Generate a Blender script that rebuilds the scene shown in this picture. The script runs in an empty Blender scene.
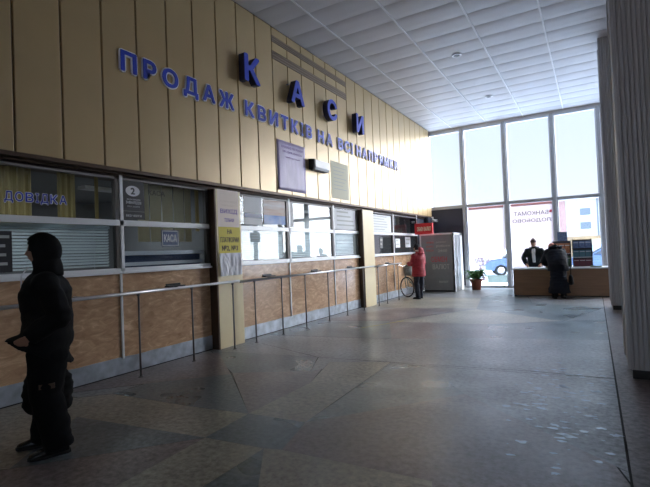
import bpy, bmesh, math, random
from mathutils import Vector, Matrix, noise
random.seed(7)
C = bpy.context.scene.collection
SC = bpy.context.scene
V = Vector

# ------------------------------------------------------------------ materials
def mat(name, col, rough=0.6, metal=0.0, var=0.0, scale=5.0, bump=0.0, bscale=40.0, col2=None, spec=0.5, stretch=None, detail=4):
    m = bpy.data.materials.new(name); m.use_nodes = True
    nt = m.node_tree; b = nt.nodes['Principled BSDF']
    b.inputs['Base Color'].default_value = (*col, 1); b.inputs['Roughness'].default_value = rough
    b.inputs['Metallic'].default_value = metal; b.inputs['Specular IOR Level'].default_value = spec
    if var > 0 or col2 or bump > 0:
        tc = nt.nodes.new('ShaderNodeTexCoord'); mp = nt.nodes.new('ShaderNodeMapping')
        nt.links.new(tc.outputs['Object'], mp.inputs['Vector'])
        if stretch: mp.inputs['Scale'].default_value = stretch
    if var > 0 or col2:
        n = nt.nodes.new('ShaderNodeTexNoise'); n.inputs['Scale'].default_value = scale; n.inputs['Detail'].default_value = detail
        nt.links.new(mp.outputs[0], n.inputs['Vector'])
        r = nt.nodes.new('ShaderNodeValToRGB')
        c2 = col2 if col2 else tuple(max(0, c * (1 - var)) for c in col)
        r.color_ramp.elements[0].position = 0.35; r.color_ramp.elements[1].position = 0.65
        r.color_ramp.elements[0].color = (*c2, 1); r.color_ramp.elements[1].color = (*col, 1)
        nt.links.new(n.outputs['Fac'], r.inputs['Fac']); nt.links.new(r.outputs[0], b.inputs['Base Color'])
    if bump > 0:
        n2 = nt.nodes.new('ShaderNodeTexNoise'); n2.inputs['Scale'].default_value = bscale
        nt.links.new(mp.outputs[0], n2.inputs['Vector'])
        bp = nt.nodes.new('ShaderNodeBump'); bp.inputs['Strength'].default_value = bump; bp.inputs['Distance'].default_value = 0.01
        nt.links.new(n2.outputs['Fac'], bp.inputs['Height']); nt.links.new(bp.outputs[0], b.inputs['Normal'])
    return m

def glass(name, tint=(0.9, 0.93, 0.95), ior=1.5, rough=0.0, opacity=0.0, film=(0.8, 0.8, 0.8)):
    m = bpy.data.materials.new(name); m.use_nodes = True; nt = m.node_tree; nt.nodes.clear()
    o = nt.nodes.new('ShaderNodeOutputMaterial'); t = nt.nodes.new('ShaderNodeBsdfTransparent'); t.inputs[0].default_value = (*tint, 1)
    g = nt.nodes.new('ShaderNodeBsdfGlossy'); g.inputs['Roughness'].default_value = rough
    f = nt.nodes.new('ShaderNodeFresnel'); gm = nt.nodes.new('ShaderNodeNewGeometry')   # a thin pane reflects alike from both sides
    im = nt.nodes.new('ShaderNodeMapRange'); im.inputs[3].default_value = ior; im.inputs[4].default_value = 1 / ior
    nt.links.new(gm.outputs['Backfacing'], im.inputs[0]); nt.links.new(im.outputs[0], f.inputs[0])
    mx = nt.nodes.new('ShaderNodeMixShader'); nt.links.new(f.outputs[0], mx.inputs[0]); nt.links.new(t.outputs[0], mx.inputs[1]); nt.links.new(g.outputs[0], mx.inputs[2])
    last = mx
    if opacity > 0:
        d = nt.nodes.new('ShaderNodeBsdfTranslucent'); d.inputs[0].default_value = (*film, 1)
        m2 = nt.nodes.new('ShaderNodeMixShader'); m2.inputs[0].default_value = opacity
        nt.links.new(mx.outputs[0], m2.inputs[1]); nt.links.new(d.outputs[0], m2.inputs[2]); last = m2
    nt.links.new(last.outputs[0], o.inputs[0]); return m

M = {}
M['gold'] = mat('anodised_gold', (0.56, 0.41, 0.205), 0.36, 0.2, spec=.8, var=0.06, scale=1.5)
M['gold_dark'] = mat('gold_joint', (0.07, 0.045, 0.025), 0.7)
M['bronze'] = mat('bronze_trim', (0.09, 0.055, 0.035), 0.5, 0.3)
M['cream'] = mat('cream_laminate', (0.86, 0.73, 0.44), 0.38, var=0.06, scale=3, spec=.7)
M['alu'] = mat('aluminium', (0.72, 0.74, 0.76), 0.38, 0.5, var=0.08, scale=8)
M['alu_dark'] = mat('dark_aluminium', (0.10, 0.09, 0.085), 0.45, 0.3)
M['alu_mid'] = mat('weathered_aluminium', (0.28, 0.27, 0.26), 0.55, 0.2)
M['white_metal'] = mat('white_metal', (0.88, 0.90, 0.92), 0.4, 0.1)
M['zinc'] = mat('zinc_sheet', (0.50, 0.56, 0.63), 0.42, 0.45, var=0.35, scale=6, bump=0.3, bscale=5)
M['steel'] = mat('steel_tube', (0.62, 0.62, 0.63), 0.35, 0.7)
M['post'] = mat('dark_steel', (0.22, 0.21, 0.21), 0.4, 0.6)
M['black'] = mat('black_plastic', (0.015, 0.015, 0.017), 0.5)
M['soot'] = mat('dark_board', (0.03, 0.035, 0.055), 0.5)
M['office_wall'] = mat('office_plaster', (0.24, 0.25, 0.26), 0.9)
M['office_dark'] = mat('office_cabinet_wood', (0.10, 0.08, 0.06), 0.6)
M['plaster'] = mat('plaster', (0.74, 0.74, 0.75), 0.9, var=0.05, scale=2)
M['curtain'] = mat('yellow_curtain', (0.50, 0.42, 0.22), 0.9, var=0.3, scale=3, stretch=(1, 12, 0.2))
M['slatblind'] = mat('vertical_blind', (0.62, 0.56, 0.40), 0.85, var=0.1)
M['venetian'] = mat('venetian_slat', (0.62, 0.70, 0.72), 0.6)
M['outline'] = mat('white_outline', (0.93, 0.94, 0.96), 0.5)
M['white'] = mat('white_print', (0.85, 0.86, 0.88), 0.6)
M['paper'] = mat('white_paper', (0.80, 0.82, 0.84), 0.7, var=0.04)
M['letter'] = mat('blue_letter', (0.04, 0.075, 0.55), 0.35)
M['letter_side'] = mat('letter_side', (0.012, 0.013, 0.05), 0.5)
M['purple'] = mat('lilac_vinyl', (0.54, 0.46, 0.70), 0.4, var=0.12, scale=3, bump=0.5, bscale=3, stretch=(1, 2.2, 0.6))
M['purple_print'] = mat('violet_print', (0.22, 0.12, 0.42), 0.6)
M['palepaper'] = mat('pale_green_paper', (0.70, 0.68, 0.52), 0.7)
M['grey_print'] = mat('grey_print', (0.52, 0.54, 0.52), 0.7)
M['yellow'] = mat('yellow_paper', (0.72, 0.60, 0.06), 0.6)
M['brownprint'] = mat('brown_print', (0.06, 0.035, 0.02), 0.6)
M['peachpaper'] = mat('cream_poster', (0.92, 0.80, 0.70), 0.6)
M['plastic_sheet'] = mat('crumpled_plastic', (0.80, 0.81, 0.86), 0.55)
M['signdark'] = mat('dark_sign', (0.035, 0.035, 0.04), 0.4)
M['signblue'] = mat('navy_sign', (0.03, 0.06, 0.16), 0.4)
M['bluewash'] = mat('blue_print', (0.10, 0.25, 0.65), 0.5, col2=(0.45, 0.55, 0.75), scale=2)
M['orangewash'] = mat('grey_orange_print', (0.60, 0.58, 0.58), 0.5, col2=(0.50, 0.34, 0.26), scale=3, stretch=(1, 0.4, 3))
M['red'] = mat('red_sign', (0.70, 0.02, 0.025), 0.5)
M['redprint'] = mat('red_print', (0.60, 0.03, 0.06), 0.5)
M['creamprint'] = mat('cream_print', (0.95, 0.88, 0.62), 0.5)
M['kioskglass'] = mat('grey_tinted_panel', (0.25, 0.275, 0.275), 0.35, var=0.1)
M['deskwood'] = mat('desk_wood', (0.27, 0.155, 0.085), 0.45, var=0.2, scale=4, stretch=(0.4, 1, 5))
M['desktop'] = mat('pale_counter_top', (0.60, 0.62, 0.64), 0.3)
M['terracotta'] = mat('terracotta', (0.30, 0.085, 0.05), 0.6, var=0.15)
M['soil'] = mat('potting_soil', (0.03, 0.02, 0.012), 0.9)
M['fern'] = mat('fern_green', (0.06, 0.20, 0.03), 0.5, var=0.4, scale=6)
M['blackcloth'] = mat('black_cloth', (0.004, 0.0045, 0.006), 0.8, var=0.3, spec=.25, scale=8, bump=0.6, bscale=14)
M['blackcloth2'] = mat('black_twill', (0.0045, 0.005, 0.006), 0.9, spec=.2, bump=0.5, bscale=18)
M['leather'] = mat('black_leather', (0.012, 0.012, 0.013), 0.22, bump=0.2)
M['skin'] = mat('skin', (0.42, 0.23, 0.16), 0.55)
M['redcoat'] = mat('red_jacket', (0.36, 0.02, 0.035), 0.7, var=0.3, scale=7, bump=0.5, bscale=10)
M['darkcoat'] = mat('dark_coat', (0.007, 0.010, 0.018), 0.85, var=0.3, scale=5, spec=.25, bump=0.5, bscale=10)
M['greycoat'] = mat('dark_grey_jacket', (0.012, 0.018, 0.022), 0.85, var=0.3, scale=5, spec=.25, bump=0.5, bscale=10)
M['jeans'] = mat('dark_jeans', (0.02, 0.026, 0.045), 0.85, var=0.3)
M['beanie'] = mat('brown_knit', (0.10, 0.06, 0.05), 0.95, bump=0.5)
M['beret'] = mat('rust_knit', (0.38, 0.13, 0.09), 0.95, bump=0.5)
M['fur'] = mat('dark_fur', (0.03, 0.03, 0.035), 0.95, bump=1.0, bscale=60)
M['pinkfur'] = mat('pale_fur', (0.55, 0.40, 0.36), 0.95, bump=1.0, bscale=60)
M['hair'] = mat('dark_hair', (0.02, 0.014, 0.01), 0.6)
M['lip'] = mat('lips', (0.30, 0.12, 0.10), 0.5)
M['eye'] = mat('eye', (0.02, 0.015, 0.012), 0.2)
M['shirt'] = mat('white_shirt', (0.72, 0.74, 0.76), 0.8)
M['tyre'] = mat('tyre_rubber', (0.012, 0.012, 0.012), 0.8)
M['chrome'] = mat('bicycle_chrome', (0.6, 0.6, 0.6), 0.25, 0.9)
M['frame_green'] = mat('bicycle_paint', (0.03, 0.09, 0.07), 0.3)
M['bagcloth'] = mat('shopping_cloth', (0.22, 0.27, 0.24), 0.8, var=0.5, scale=9)
M['snow'] = mat('snow', (0.80, 0.86, 0.94), 0.8, var=0.1, scale=0.6)
M['carblue'] = mat('car_blue', (0.09, 0.14, 0.25), 0.4, 0.2)
M['carglass'] = mat('car_glass', (0.02, 0.03, 0.05), 0.1)
M['facade'] = mat('pale_facade', (0.44, 0.42, 0.40), 0.9, var=0.08, scale=0.4)
M['brick'] = mat('pink_brick', (0.36, 0.22, 0.20), 0.9, var=0.2, scale=3)
M['shopfront'] = mat('ochre_shopfront', (0.36, 0.24, 0.13), 0.8, var=0.25, scale=0.8)
M['bwindow'] = mat('grey_blue_glass', (0.13, 0.15, 0.17), 0.6)
M['blueawn'] = mat('blue_awning', (0.14, 0.24, 0.38), 0.6)
M['barrier'] = mat('pale_green_board', (0.20, 0.25, 0.22), 0.7)
M['bark'] = mat('bare_twigs', (0.16, 0.10, 0.11), 0.9)
M['rackmetal'] = mat('dark_rack', (0.05, 0.045, 0.05), 0.5)
M['mag_orange'] = mat('orange_magazine', (0.60, 0.28, 0.12), 0.5, col2=(0.30, 0.10, 0.06), scale=20)
M['mag_green'] = mat('green_magazine', (0.10, 0.22, 0.10), 0.5, col2=(0.04, 0.08, 0.05), scale=20)
M['mag_blue'] = mat('blue_magazine', (0.20, 0.30, 0.50), 0.5, col2=(0.10, 0.14, 0.28), scale=20)
M['mag_teal'] = mat('teal_magazine', (0.08, 0.20, 0.26), 0.5)
M['mag_red'] = mat('dark_red_magazine', (0.16, 0.04, 0.06), 0.5)
M['lamp_white'] = mat('opal_plastic', (0.70, 0.71, 0.74), 0.3)
M['glass_far'] = glass('window_glass', (0.97, 0.98, 1.0), 1.45)
M['glass_kasa'] = glass('ticket_glass', (0.84, 0.87, 0.89), 1.38)
M['film'] = glass('frosted_film', (0.95, 0.96, 1.0), 1.4, 0.0, 0.72, (.43, .375, .37))
M['film_pink'] = glass('pink_film_print', (1, 0.9, 0.88), 1.4, 0.0, 0.8, (.42, .22, .20))
M['film_text'] = glass('printed_lettering', (0.6, 0.6, 0.6), 1.3, 0.3, 0.85, (.10, .09, .10))

def marble():
    m = bpy.data.materials.new('brown_marbled_laminate'); m.use_nodes = True; nt = m.node_tree; b = nt.nodes['Principled BSDF']
    b.inputs['Roughness'].default_value = 0.22
    tc = nt.nodes.new('ShaderNodeTexCoord'); mp = nt.nodes.new('ShaderNodeMapping'); mp.inputs['Rotation'].default_value = (0.5, 0, 0)
    mp.inputs['Scale'].default_value = (1, 1.0, 2.6)
    nt.links.new(tc.outputs['Object'], mp.inputs[0])
    n = nt.nodes.new('ShaderNodeTexNoise'); n.inputs['Scale'].default_value = 3.2; n.inputs['Detail'].default_value = 8; n.inputs['Distortion'].default_value = 1.6
    n.inputs['Roughness'].default_value = 0.65
    nt.links.new(mp.outputs[0], n.inputs['Vector'])
    r = nt.nodes.new('ShaderNodeValToRGB'); e = r.color_ramp.elements
    e[0].position = 0.30; e[0].color = (0.40, 0.24, 0.135, 1); e[1].position = 0.72; e[1].color = (0.84, 0.60, 0.38, 1)
    k = e.new(0.55); k.color = (0.60, 0.39, 0.235, 1)
    nt.links.new(n.outputs['Fac'], r.inputs[0]); nt.links.new(r.outputs[0], b.inputs['Base Color']); return m
M['marble'] = marble()
def cloth(name, col, col2, stretch):
    m = mat(name, col, 0.9, col2=col2, scale=3, stretch=stretch); nt = m.node_tree; b = nt.nodes['Principled BSDF']; o = nt.nodes['Material Output']
    t = nt.nodes.new('ShaderNodeBsdfTranslucent'); mx = nt.nodes.new('ShaderNodeMixShader'); mx.inputs[0].default_value = .45
    nt.links.new(b.inputs['Base Color'].links[0].from_socket, t.inputs[0]); nt.links.new(b.outputs[0], mx.inputs[1]); nt.links.new(t.outputs[0], mx.inputs[2]); nt.links.new(mx.outputs[0], o.inputs[0]); return m
M['curtain'] = cloth('yellow_curtain', (.60, .50, .24), (.42, .34, .15), (1, 12, .2))
M['slatblind'] = cloth('vertical_blind', (.72, .67, .50), (.66, .60, .44), (1, 3, 1))
M['venetian'] = cloth('venetian_slat', (.70, .78, .80), (.64, .72, .76), (1, 1, 1))

def stone(name, c1, c2, rough=0.3):
    """worn terrazzo: fine speckle, blotches, dull scuffs and pitting"""
    m = bpy.data.materials.new(name); m.use_nodes = True; nt = m.node_tree; b = nt.nodes['Principled BSDF']
    L = nt.links.new; tc = nt.nodes.new('ShaderNodeTexCoord')
    a = nt.nodes.new('ShaderNodeTexNoise'); a.inputs['Scale'].default_value = 19; a.inputs['Detail'].default_value = 5; a.inputs['Roughness'].default_value = 0.65
    L(tc.outputs['Object'], a.inputs['Vector'])
    r = nt.nodes.new('ShaderNodeValToRGB'); r.color_ramp.elements[0].position = 0.36; r.color_ramp.elements[1].position = 0.64
    r.color_ramp.elements[0].color = (*c1, 1); r.color_ramp.elements[1].color = (*c2, 1); L(a.outputs['Fac'], r.inputs[0])
    g = nt.nodes.new('ShaderNodeTexNoise'); g.inputs['Scale'].default_value = 1.3; g.inputs['Detail'].default_value = 5; L(tc.outputs['Object'], g.inputs['Vector'])
    mr = nt.nodes.new('ShaderNodeMapRange'); mr.inputs[1].default_value = 0.3; mr.inputs[2].default_value = 0.7; mr.inputs[3].default_value = 0.75; mr.inputs[4].default_value = 1.2
    L(g.outputs['Fac'], mr.inputs[0])
    mx = nt.nodes.new('ShaderNodeMix'); mx.data_type = 'RGBA'; mx.blend_type = 'MULTIPLY'; mx.inputs[0].default_value = 1
    L(r.outputs[0], mx.inputs[6]); L(mr.outputs[0], mx.inputs[7]); L(mx.outputs[2], b.inputs['Base Color'])
    g2 = nt.nodes.new('ShaderNodeTexNoise'); g2.inputs['Scale'].default_value = 1.6; g2.inputs['Detail'].default_value = 1; L(tc.outputs['Object'], g2.inputs['Vector'])
    m3 = nt.nodes.new('ShaderNodeMapRange'); m3.inputs[1].default_value = 0.3; m3.inputs[2].default_value = 0.7; m3.inputs[3].default_value = rough - 0.06; m3.inputs[4].default_value = rough + 0.04
    L(g2.outputs['Fac'], m3.inputs[0]); L(m3.outputs[0], b.inputs['Roughness'])
    b.inputs['Specular IOR Level'].default_value = 0.55
    bp = nt.nodes.new('ShaderNodeBump'); bp.inputs['Strength'].default_value = 0.35; bp.inputs['Distance'].default_value = 0.003
    L(a.outputs['Fac'], bp.inputs['Height']); L(bp.outputs[0], b.inputs['Normal']); return m
M['st_dark'] = stone('terrazzo_dark_green', (0.060, 0.080, 0.088), (0.16, 0.20, 0.215), .32)
M['st_brown'] = stone('terrazzo_brown_red', (0.105, 0.082, 0.078), (0.27, 0.225, 0.215), .34)
M['st_beige'] = stone('terrazzo_beige', (0.19, 0.175, 0.135), (0.42, 0.385, 0.31), .36)
M['st_grey'] = stone('terrazzo_grey', (0.12, 0.125, 0.13), (0.32, 0.33, 0.34), .34)
M['joint'] = mat('floor_joint', (0.015, 0.013, 0.012), 0.8)

# ------------------------------------------------------------------ mesh helpers
class MB:
    def __init__(s): s.bm = bmesh.new(); s.mats = []
    def mi(s, m):
        if m not in s.mats: s.mats.append(m)
        return s.mats.index(m)
    def box(s, x0, x1, y0, y1, z0, z1, m, bev=0.0):
        r = bmesh.ops.create_cube(s.bm, size=1.0)
        vs = r['verts']
        for v in vs: v.co = V(((x0 + x1) / 2 + v.co.x * (x1 - x0), (y0 + y1) / 2 + v.co.y * (y1 - y0), (z0 + z1) / 2 + v.co.z * (z1 - z0)))
        fs = {f for v in vs for f in v.link_faces}
        i = s.mi(m)
        for f in fs: f.material_index = i
        if bev > 0:
            es = list({e for v in vs for e in v.link_edges})
            rr = bmesh.ops.bevel(s.bm, geom=es, offset=bev, segments=2, affect='EDGES', profile=0.5)
            for f in rr['faces']: f.material_index = i
        return s
    def face(s, pts, m, up=False):
        f = s.bm.faces.new([s.bm.verts.new(p) for p in pts]); f.material_index = s.mi(m)
        if up:
            f.normal_update()
            if f.normal.z < 0: f.normal_flip()
        return f
    def prism(s, pts, off, m):
        """closed polygon swept by the vector off"""
        off = V(off); a = [s.bm.verts.new(V(p)) for p in pts]; b = [s.bm.verts.new(V(p) + off) for p in pts]; i = s.mi(m); n = len(a)
        fs = [s.bm.faces.new(a[::-1]), s.bm.faces.new(b)] + [s.bm.faces.new((a[k], a[(k + 1) % n], b[(k + 1) % n], b[k])) for k in range(n)]
        for f in fs: f.material_index = i
        return s
    def tube(s, pts, rad, m, side=None, seg=12, caps=True, smooth=True):
        """sweep of elliptical rings; rad: number, list of numbers or list of (rx, ry)"""
        pts = [V(p) for p in pts]; n = len(pts)
        if not isinstance(rad, (list, tuple)): rad = [rad] * n
        rad = [(r, r) if not isinstance(r, (list, tuple)) else r for r in rad]
        rings = []; i = s.mi(m)
        for k in range(n):
            t = (pts[min(k + 1, n - 1)] - pts[max(k - 1, 0)]).normalized()
            sd = V(side) if side is not None else (V((1, 0, 0)) if abs(t.x) < 0.9 else V((0, 1, 0)))
            u = (sd - t * sd.dot(t)).normalized(); w = t.cross(u)
            rings.append([s.bm.verts.new(pts[k] + u * math.cos(a) * rad[k][0] + w * math.sin(a) * rad[k][1]) for a in [2 * math.pi * j / seg for j in range(seg)]])
        fs = []
        for k in range(n - 1):
            for j in range(seg):
                fs.append(s.bm.faces.new((rings[k][j], rings[k][(j + 1) % seg], rings[k + 1][(j + 1) % seg], rings[k + 1][j])))
        if caps: fs += [s.bm.faces.new(rings[0][::-1]), s.bm.faces.new(rings[-1])]
        for f in fs: f.material_index = i; f.smooth = smooth
        return s
    def sphere(s, c, r, m, su=16, sv=12, fn=None):
        rr = r if isinstance(r, (list, tuple)) else (r, r, r)
        res = bmesh.ops.create_uvsphere(s.bm, u_segments=su, v_segments=sv, radius=1.0); i = s.mi(m)
        for v in res['verts']:
            d = v.co.copy(); k = fn(d) if fn else d
            v.co = V(c) + V((k.x * rr[0], k.y * rr[1], k.z * rr[2]))
        for f in {f for v in res['verts'] for f in v.link_faces}: f.material_index = i; f.smooth = True
        return s
    def torus(s, c, R, r, m, ax='x', seg=40, tseg=8):
        c = V(c); i = s.mi(m); rings = []
        for k in range(seg):
            a = 2 * math.pi * k / seg
            d = {'x': V((0, math.cos(a), math.sin(a))), 'z': V((math.cos(a), math.sin(a), 0)), 'y': V((math.cos(a), 0, math.sin(a)))}[ax]
            n = {'x': V((1, 0, 0)), 'z': V((0, 0, 1)), 'y': V((0, 1, 0))}[ax]
            rings.append([s.bm.verts.new(c + d * (R + r * math.cos(b)) + n * r * math.sin(b)) for b in [2 * math.pi * j / tseg for j in range(tseg)]])
        for k in range(seg):
            for j in range(tseg):
                f = s.bm.faces.new((rings[k][j], rings[(k + 1) % seg][j], rings[(k + 1) % seg][(j + 1) % tseg], rings[k][(j + 1) % tseg])); f.material_index = i; f.smooth = True
        return s
    def lathe(s, c, prof, m, seg=28):
        c = V(c); i = s.mi(m); rings = [[s.bm.verts.new(c + V((r * math.cos(2 * math.pi * j / seg), r * math.sin(2 * math.pi * j / seg), z))) for j in range(seg)] for r, z in prof]
        fs = []
        for k in range(len(rings) - 1):
            for j in range(seg): fs.append(s.bm.faces.new((rings[k][j], rings[k][(j + 1) % seg], rings[k + 1][(j + 1) % seg], rings[k + 1][j])))
        for f in fs: f.smooth = True
        fs += [s.bm.faces.new(rings[0][::-1]), s.bm.faces.new(rings[-1])]
        for f in fs: f.material_index = i
        return s
    def textmesh(s, me, m):
        i = s.mi(m); n0 = len(s.bm.faces); s.bm.from_mesh(me); s.bm.faces.ensure_lookup_table()
        for f in s.bm.faces[n0:]: f.material_index = i
        return s
    def build(s, name, parent=None, voxel=0, smooth=0, wob=0, loc=None, keep=False):
        if not keep: bmesh.ops.recalc_face_normals(s.bm, faces=s.bm.faces[:])
        me = bpy.data.meshes.new(name); s.bm.to_mesh(me); s.bm.free()
        for m in s.mats: me.materials.append(m)
        o = bpy.data.objects.new(name, me); C.objects.link(o)
        if voxel:
            md = o.modifiers.new('r', 'REMESH'); md.mode = 'VOXEL'; md.voxel_size = voxel; md.use_smooth_shade = True
            if smooth: sm = o.modifiers.new('s', 'SMOOTH'); sm.iterations = smooth; sm.factor = 0.5
            dg = bpy.context.evaluated_depsgraph_get(); me2 = bpy.data.meshes.new_from_object(o.evaluated_get(dg)); o.modifiers.clear(); o.data = me2; me2.name = name
            me2.materials.clear(); me2.materials.append(s.mats[0])
            for p in me2.polygons: p.use_smooth = True; p.material_index = 0
            if wob:
                ns = [v.normal.copy() for v in me2.vertices]
                for v, nn in zip(me2.vertices, ns):
                    v.co += nn * wob * (noise.noise(v.co * 9) + 0.7 * noise.noise(V((v.co.x * 6, v.co.y * 6, v.co.z * 22))))
        if parent is not None: o.parent = parent
        if loc is not None: o.location = loc
        return o

def tag(o, label=None, cat=None, group=None, kind=None):
    if label: o['label'] = label
    if cat: o['category'] = cat
    if group: o['group'] = group
    if kind: o['kind'] = kind
    return o
def struct(o, label=None): o['kind'] = 'structure'; (label and o.__setitem__('label', label)); return o
def thing(name, label, cat, loc=(0, 0, 0), rz=0.0, group=None):
    o = bpy.data.objects.new(name, None); C.objects.link(o); o.location = loc; o.rotation_euler = (0, 0, rz); o.empty_display_size = 0.2
    return tag(o, label, cat, group)
def copy_tree(o, parent=None):
    c = o.copy(); C.objects.link(c)
    if parent is not None: c.parent = parent
    for ch in list(o.children): copy_tree(ch, c)
    return c

def text(body, w=None, h=None, depth=0.004, bold=0.0, align='L'):
    """mesh of a line of text in the xy plane, fitted to w x h, lower-left at the origin"""
    cu = bpy.data.curves.new('t', 'FONT'); cu.body = body; cu.size = 1.0; cu.resolution_u = 4
    o = bpy.data.objects.new('t', cu); C.objects.link(o)
    dg = bpy.context.evaluated_depsgraph_get(); me = bpy.data.meshes.new_from_object(o.evaluated_get(dg))
    bpy.data.objects.remove(o); bpy.data.curves.remove(cu)
    bm = bmesh.new()
    for q in ([0] if not bold else range(8)):   # thicker strokes: the glyph laid over itself a little to each side
        m2 = me.copy(); m2.transform(Matrix.Translation((bold * math.cos(q * math.pi / 4), bold * math.sin(q * math.pi / 4), q * 0.00002))) if bold else None
        bm.from_mesh(m2); bpy.data.meshes.remove(m2)
    bpy.data.meshes.remove(me)
    xs = [v.co.x for v in bm.verts]; ys = [v.co.y for v in bm.verts]
    x0, x1, y0, y1 = min(xs), max(xs), min(ys), max(ys)
    sy = h / (y1 - y0); sx = w / (x1 - x0) if w else sy
    for v in bm.verts: v.co = V(((v.co.x - x0) * sx, (v.co.y - y0) * sy, v.co.z * h))
    for f in bm.faces: f.smooth = False
    if depth:
        r = bmesh.ops.extrude_face_region(bm, geom=bm.faces[:])
        for g in r['geom']:
            if isinstance(g, bmesh.types.BMVert): g.co.z += depth
    bmesh.ops.recalc_face_normals(bm, faces=bm.faces[:])
    me = bpy.data.meshes.new('t'); bm.to_mesh(me); bm.free(); return me
def place(me, o, right, up):
    R = V(right).normalized(); U = V(up).normalized(); N = R.cross(U)
    mt = Matrix(((R.x, U.x, N.x, o[0]), (R.y, U.y, N.y, o[1]), (R.z, U.z, N.z, o[2]), (0, 0, 0, 1))); me.transform(mt); return me
LEFTWALL = ((0, 1, 0), (0, 0, 1)); TOCAM = ((1, 0, 0), (0, 0, 1)); OUT = ((-1, 0, 0), (0, 0, 1))

# ------------------------------------------------------------------ dimensions
H = 6.2; D = 17.8; XG = -5.45; XW = -5.6; XR = 13.0; YB = -6.0

# ------------------------------------------------------------------ floor
fl = MB()
fl.box(-9.0, XR, YB, D + 0.15, -0.2, -0.004, M['joint'])
fl.box(-9.0, 0.132, YB, D, -0.01, 0.0, M['st_grey'])
fl.box(0.148, XR, YB, D, -0.01, 0.0, M['st_brown'])
polys = [
('st_dark',[(-5.50,5.48),(-3.61,5.76),(-3.29,5.04),(-4.21,4.56)]),
('st_brown',[(-4.21,4.56),(-3.29,5.04),(-3.20,5.19),(-2.99,4.57),(-2.99,3.45)]),
('st_beige',[(-2.99,3.45),(-2.99,4.57),(-3.29,5.56),(-2.49,5.86),(-2.35,3.49)]),
('st_dark',[(-2.46,5.82),(-2.35,3.49),(-1.24,4.87),(-1.99,5.84)]),
('st_brown',[(-5.60,2.93),(-5.60,5.20),(-5.30,5.44),(-4.19,4.51),(-4.90,3.73)]),
('st_dark',[(-4.91,3.29),(-4.90,3.73),(-4.19,4.51),(-2.99,3.45),(-3.58,3.37)]),
('st_beige',[(-5.17,3.02),(-4.91,3.29),(-3.58,3.37),(-2.99,3.45),(-2.95,2.83),(-4.54,2.65)]),
('st_beige',[(-5.60,2.93),(-5.17,3.02),(-4.54,2.65),(-3.90,1.74),(-5.60,0.6)]),
('st_dark',[(-4.54,2.65),(-2.95,2.83),(-3.90,1.74)]),
('st_brown',[(-2.95,2.83),(-3.91,1.73),(-5.0,0.9),(-3.65,0.5),(-2.90,1.94)]),
('st_beige',[(-2.95,2.83),(-2.35,2.88),(-2.34,1.4),(-2.90,1.94)]),
('st_dark',[(-2.99,3.45),(-2.35,3.49),(-2.20,2.92),(-2.35,2.88),(-2.95,2.83)]),
('st_dark',[(-2.35,2.88),(-1.70,2.1),(-2.34,1.5)]),
('st_beige',[(-2.35,2.88),(-2.20,2.92),(-1.00,2.96),(-0.6,2.0),(-1.6,1.8)]),
('st_brown',[(-2.35,3.49),(-1.24,4.87),(0.06,3.71),(0.13,3.46),(0.13,2.2),(-0.7,2.2),(-1.00,2.96),(-2.20,2.92)]),
('st_grey',[(-1.99,5.84),(0.13,6.06),(0.13,3.65),(0.06,3.71),(-1.24,4.87)]),
('st_grey',[(-3.61,5.76),(-2.49,5.87),(-0.74,6.07),(-1.56,8.0),(-3.11,7.4),(-5.1,6.3)]),
('st_grey',[(-0.74,6.07),(0.13,6.07),(0.13,8.4),(-1.56,8.0)]),
('st_dark',[(-1.56,8.0),(0.13,8.4),(0.13,10.6),(-1.9,9.4)]),
('st_brown',[(-3.11,7.4),(-1.56,8.0),(-1.9,9.4),(-3.9,9.2)]),
('st_dark',[(-5.5,7.0),(-3.11,7.4),(-3.9,9.2),(-5.5,8.7)]),
('st_beige',[(-3.9,9.2),(-1.9,9.4),(-0.6,10.2),(-2.6,11.6)]),
('st_dark',[(-2.6,11.6),(-0.6,10.2),(0.13,12.5),(-1.5,13.2)]),
('st_brown',[(-5.5,8.9),(-3.9,9.3),(-2.7,11.6),(-4.6,11.4)]),
('st_beige',[(-5.5,11.6),(-4.6,11.4),(-2.6,11.7),(-3.0,14.2),(-5.4,14.0)]),
('st_dark',[(-3.0,14.2),(-2.6,11.7),(-1.5,13.2),(-1.8,14.9),(-2.6,17.0)]),
]
for i, (m, p) in enumerate(polys):
    cx = sum(q[0] for q in p) / len(p); cy = sum(q[1] for q in p) / len(p); z = 0.0006 * (1 + i % 3)
    def grow(k): 
        out = []
        for q in p:
            d = V((q[0] - cx, q[1] - cy)); L = d.length; d = d * ((L + k) / L); out.append((cx + d.x, cy + d.y))
        return out
    fl.face([(*q, 0.0002) for q in grow(0.014)], M['joint'], True)
    fl.face([(*q, z) for q in p], M[m], True)
# worn brass inlay
fl.prism([(-4.12, 8.25, 0.003), (-4.10, 8.25, 0.003), (-3.62, 9.35, 0.003), (-3.645, 9.35, 0.003)], (0, 0, 0.001), M['yellow'])
struct(fl.build('floor', keep=True))

# wet slush spots, sky reflection partly put into their pale blue colour (stuff)
M['slush'] = mat('slush_with_sky_sheen', (0.60, 0.70, 0.82), 0.14, spec=1.0)
sp = MB()
rs = random.Random(3)
for k in range(130):
    x = rs.gauss(-0.32, 0.24); y = rs.gauss(5.0, .85)
    if x > 0.1: x = 0.1 - (x - 0.1)
    r = rs.uniform(0.006, 0.036); n = 11; a0 = rs.random() * 6
    sp.face([(x + r * rs.uniform(.35, 1.2) * math.cos(a0 + 2 * math.pi * j / n) * 1.7, y + r * rs.uniform(.35, 1.2) * math.sin(a0 + 2 * math.pi * j / n), 0.0035) for j in range(n)], M['slush'], True)
tag(sp.build('slush_sheen', keep=True), 'wet slush spots with painted pale blue sky sheen spattered over the grey floor by the near column', 'splash', kind='stuff')

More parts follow.
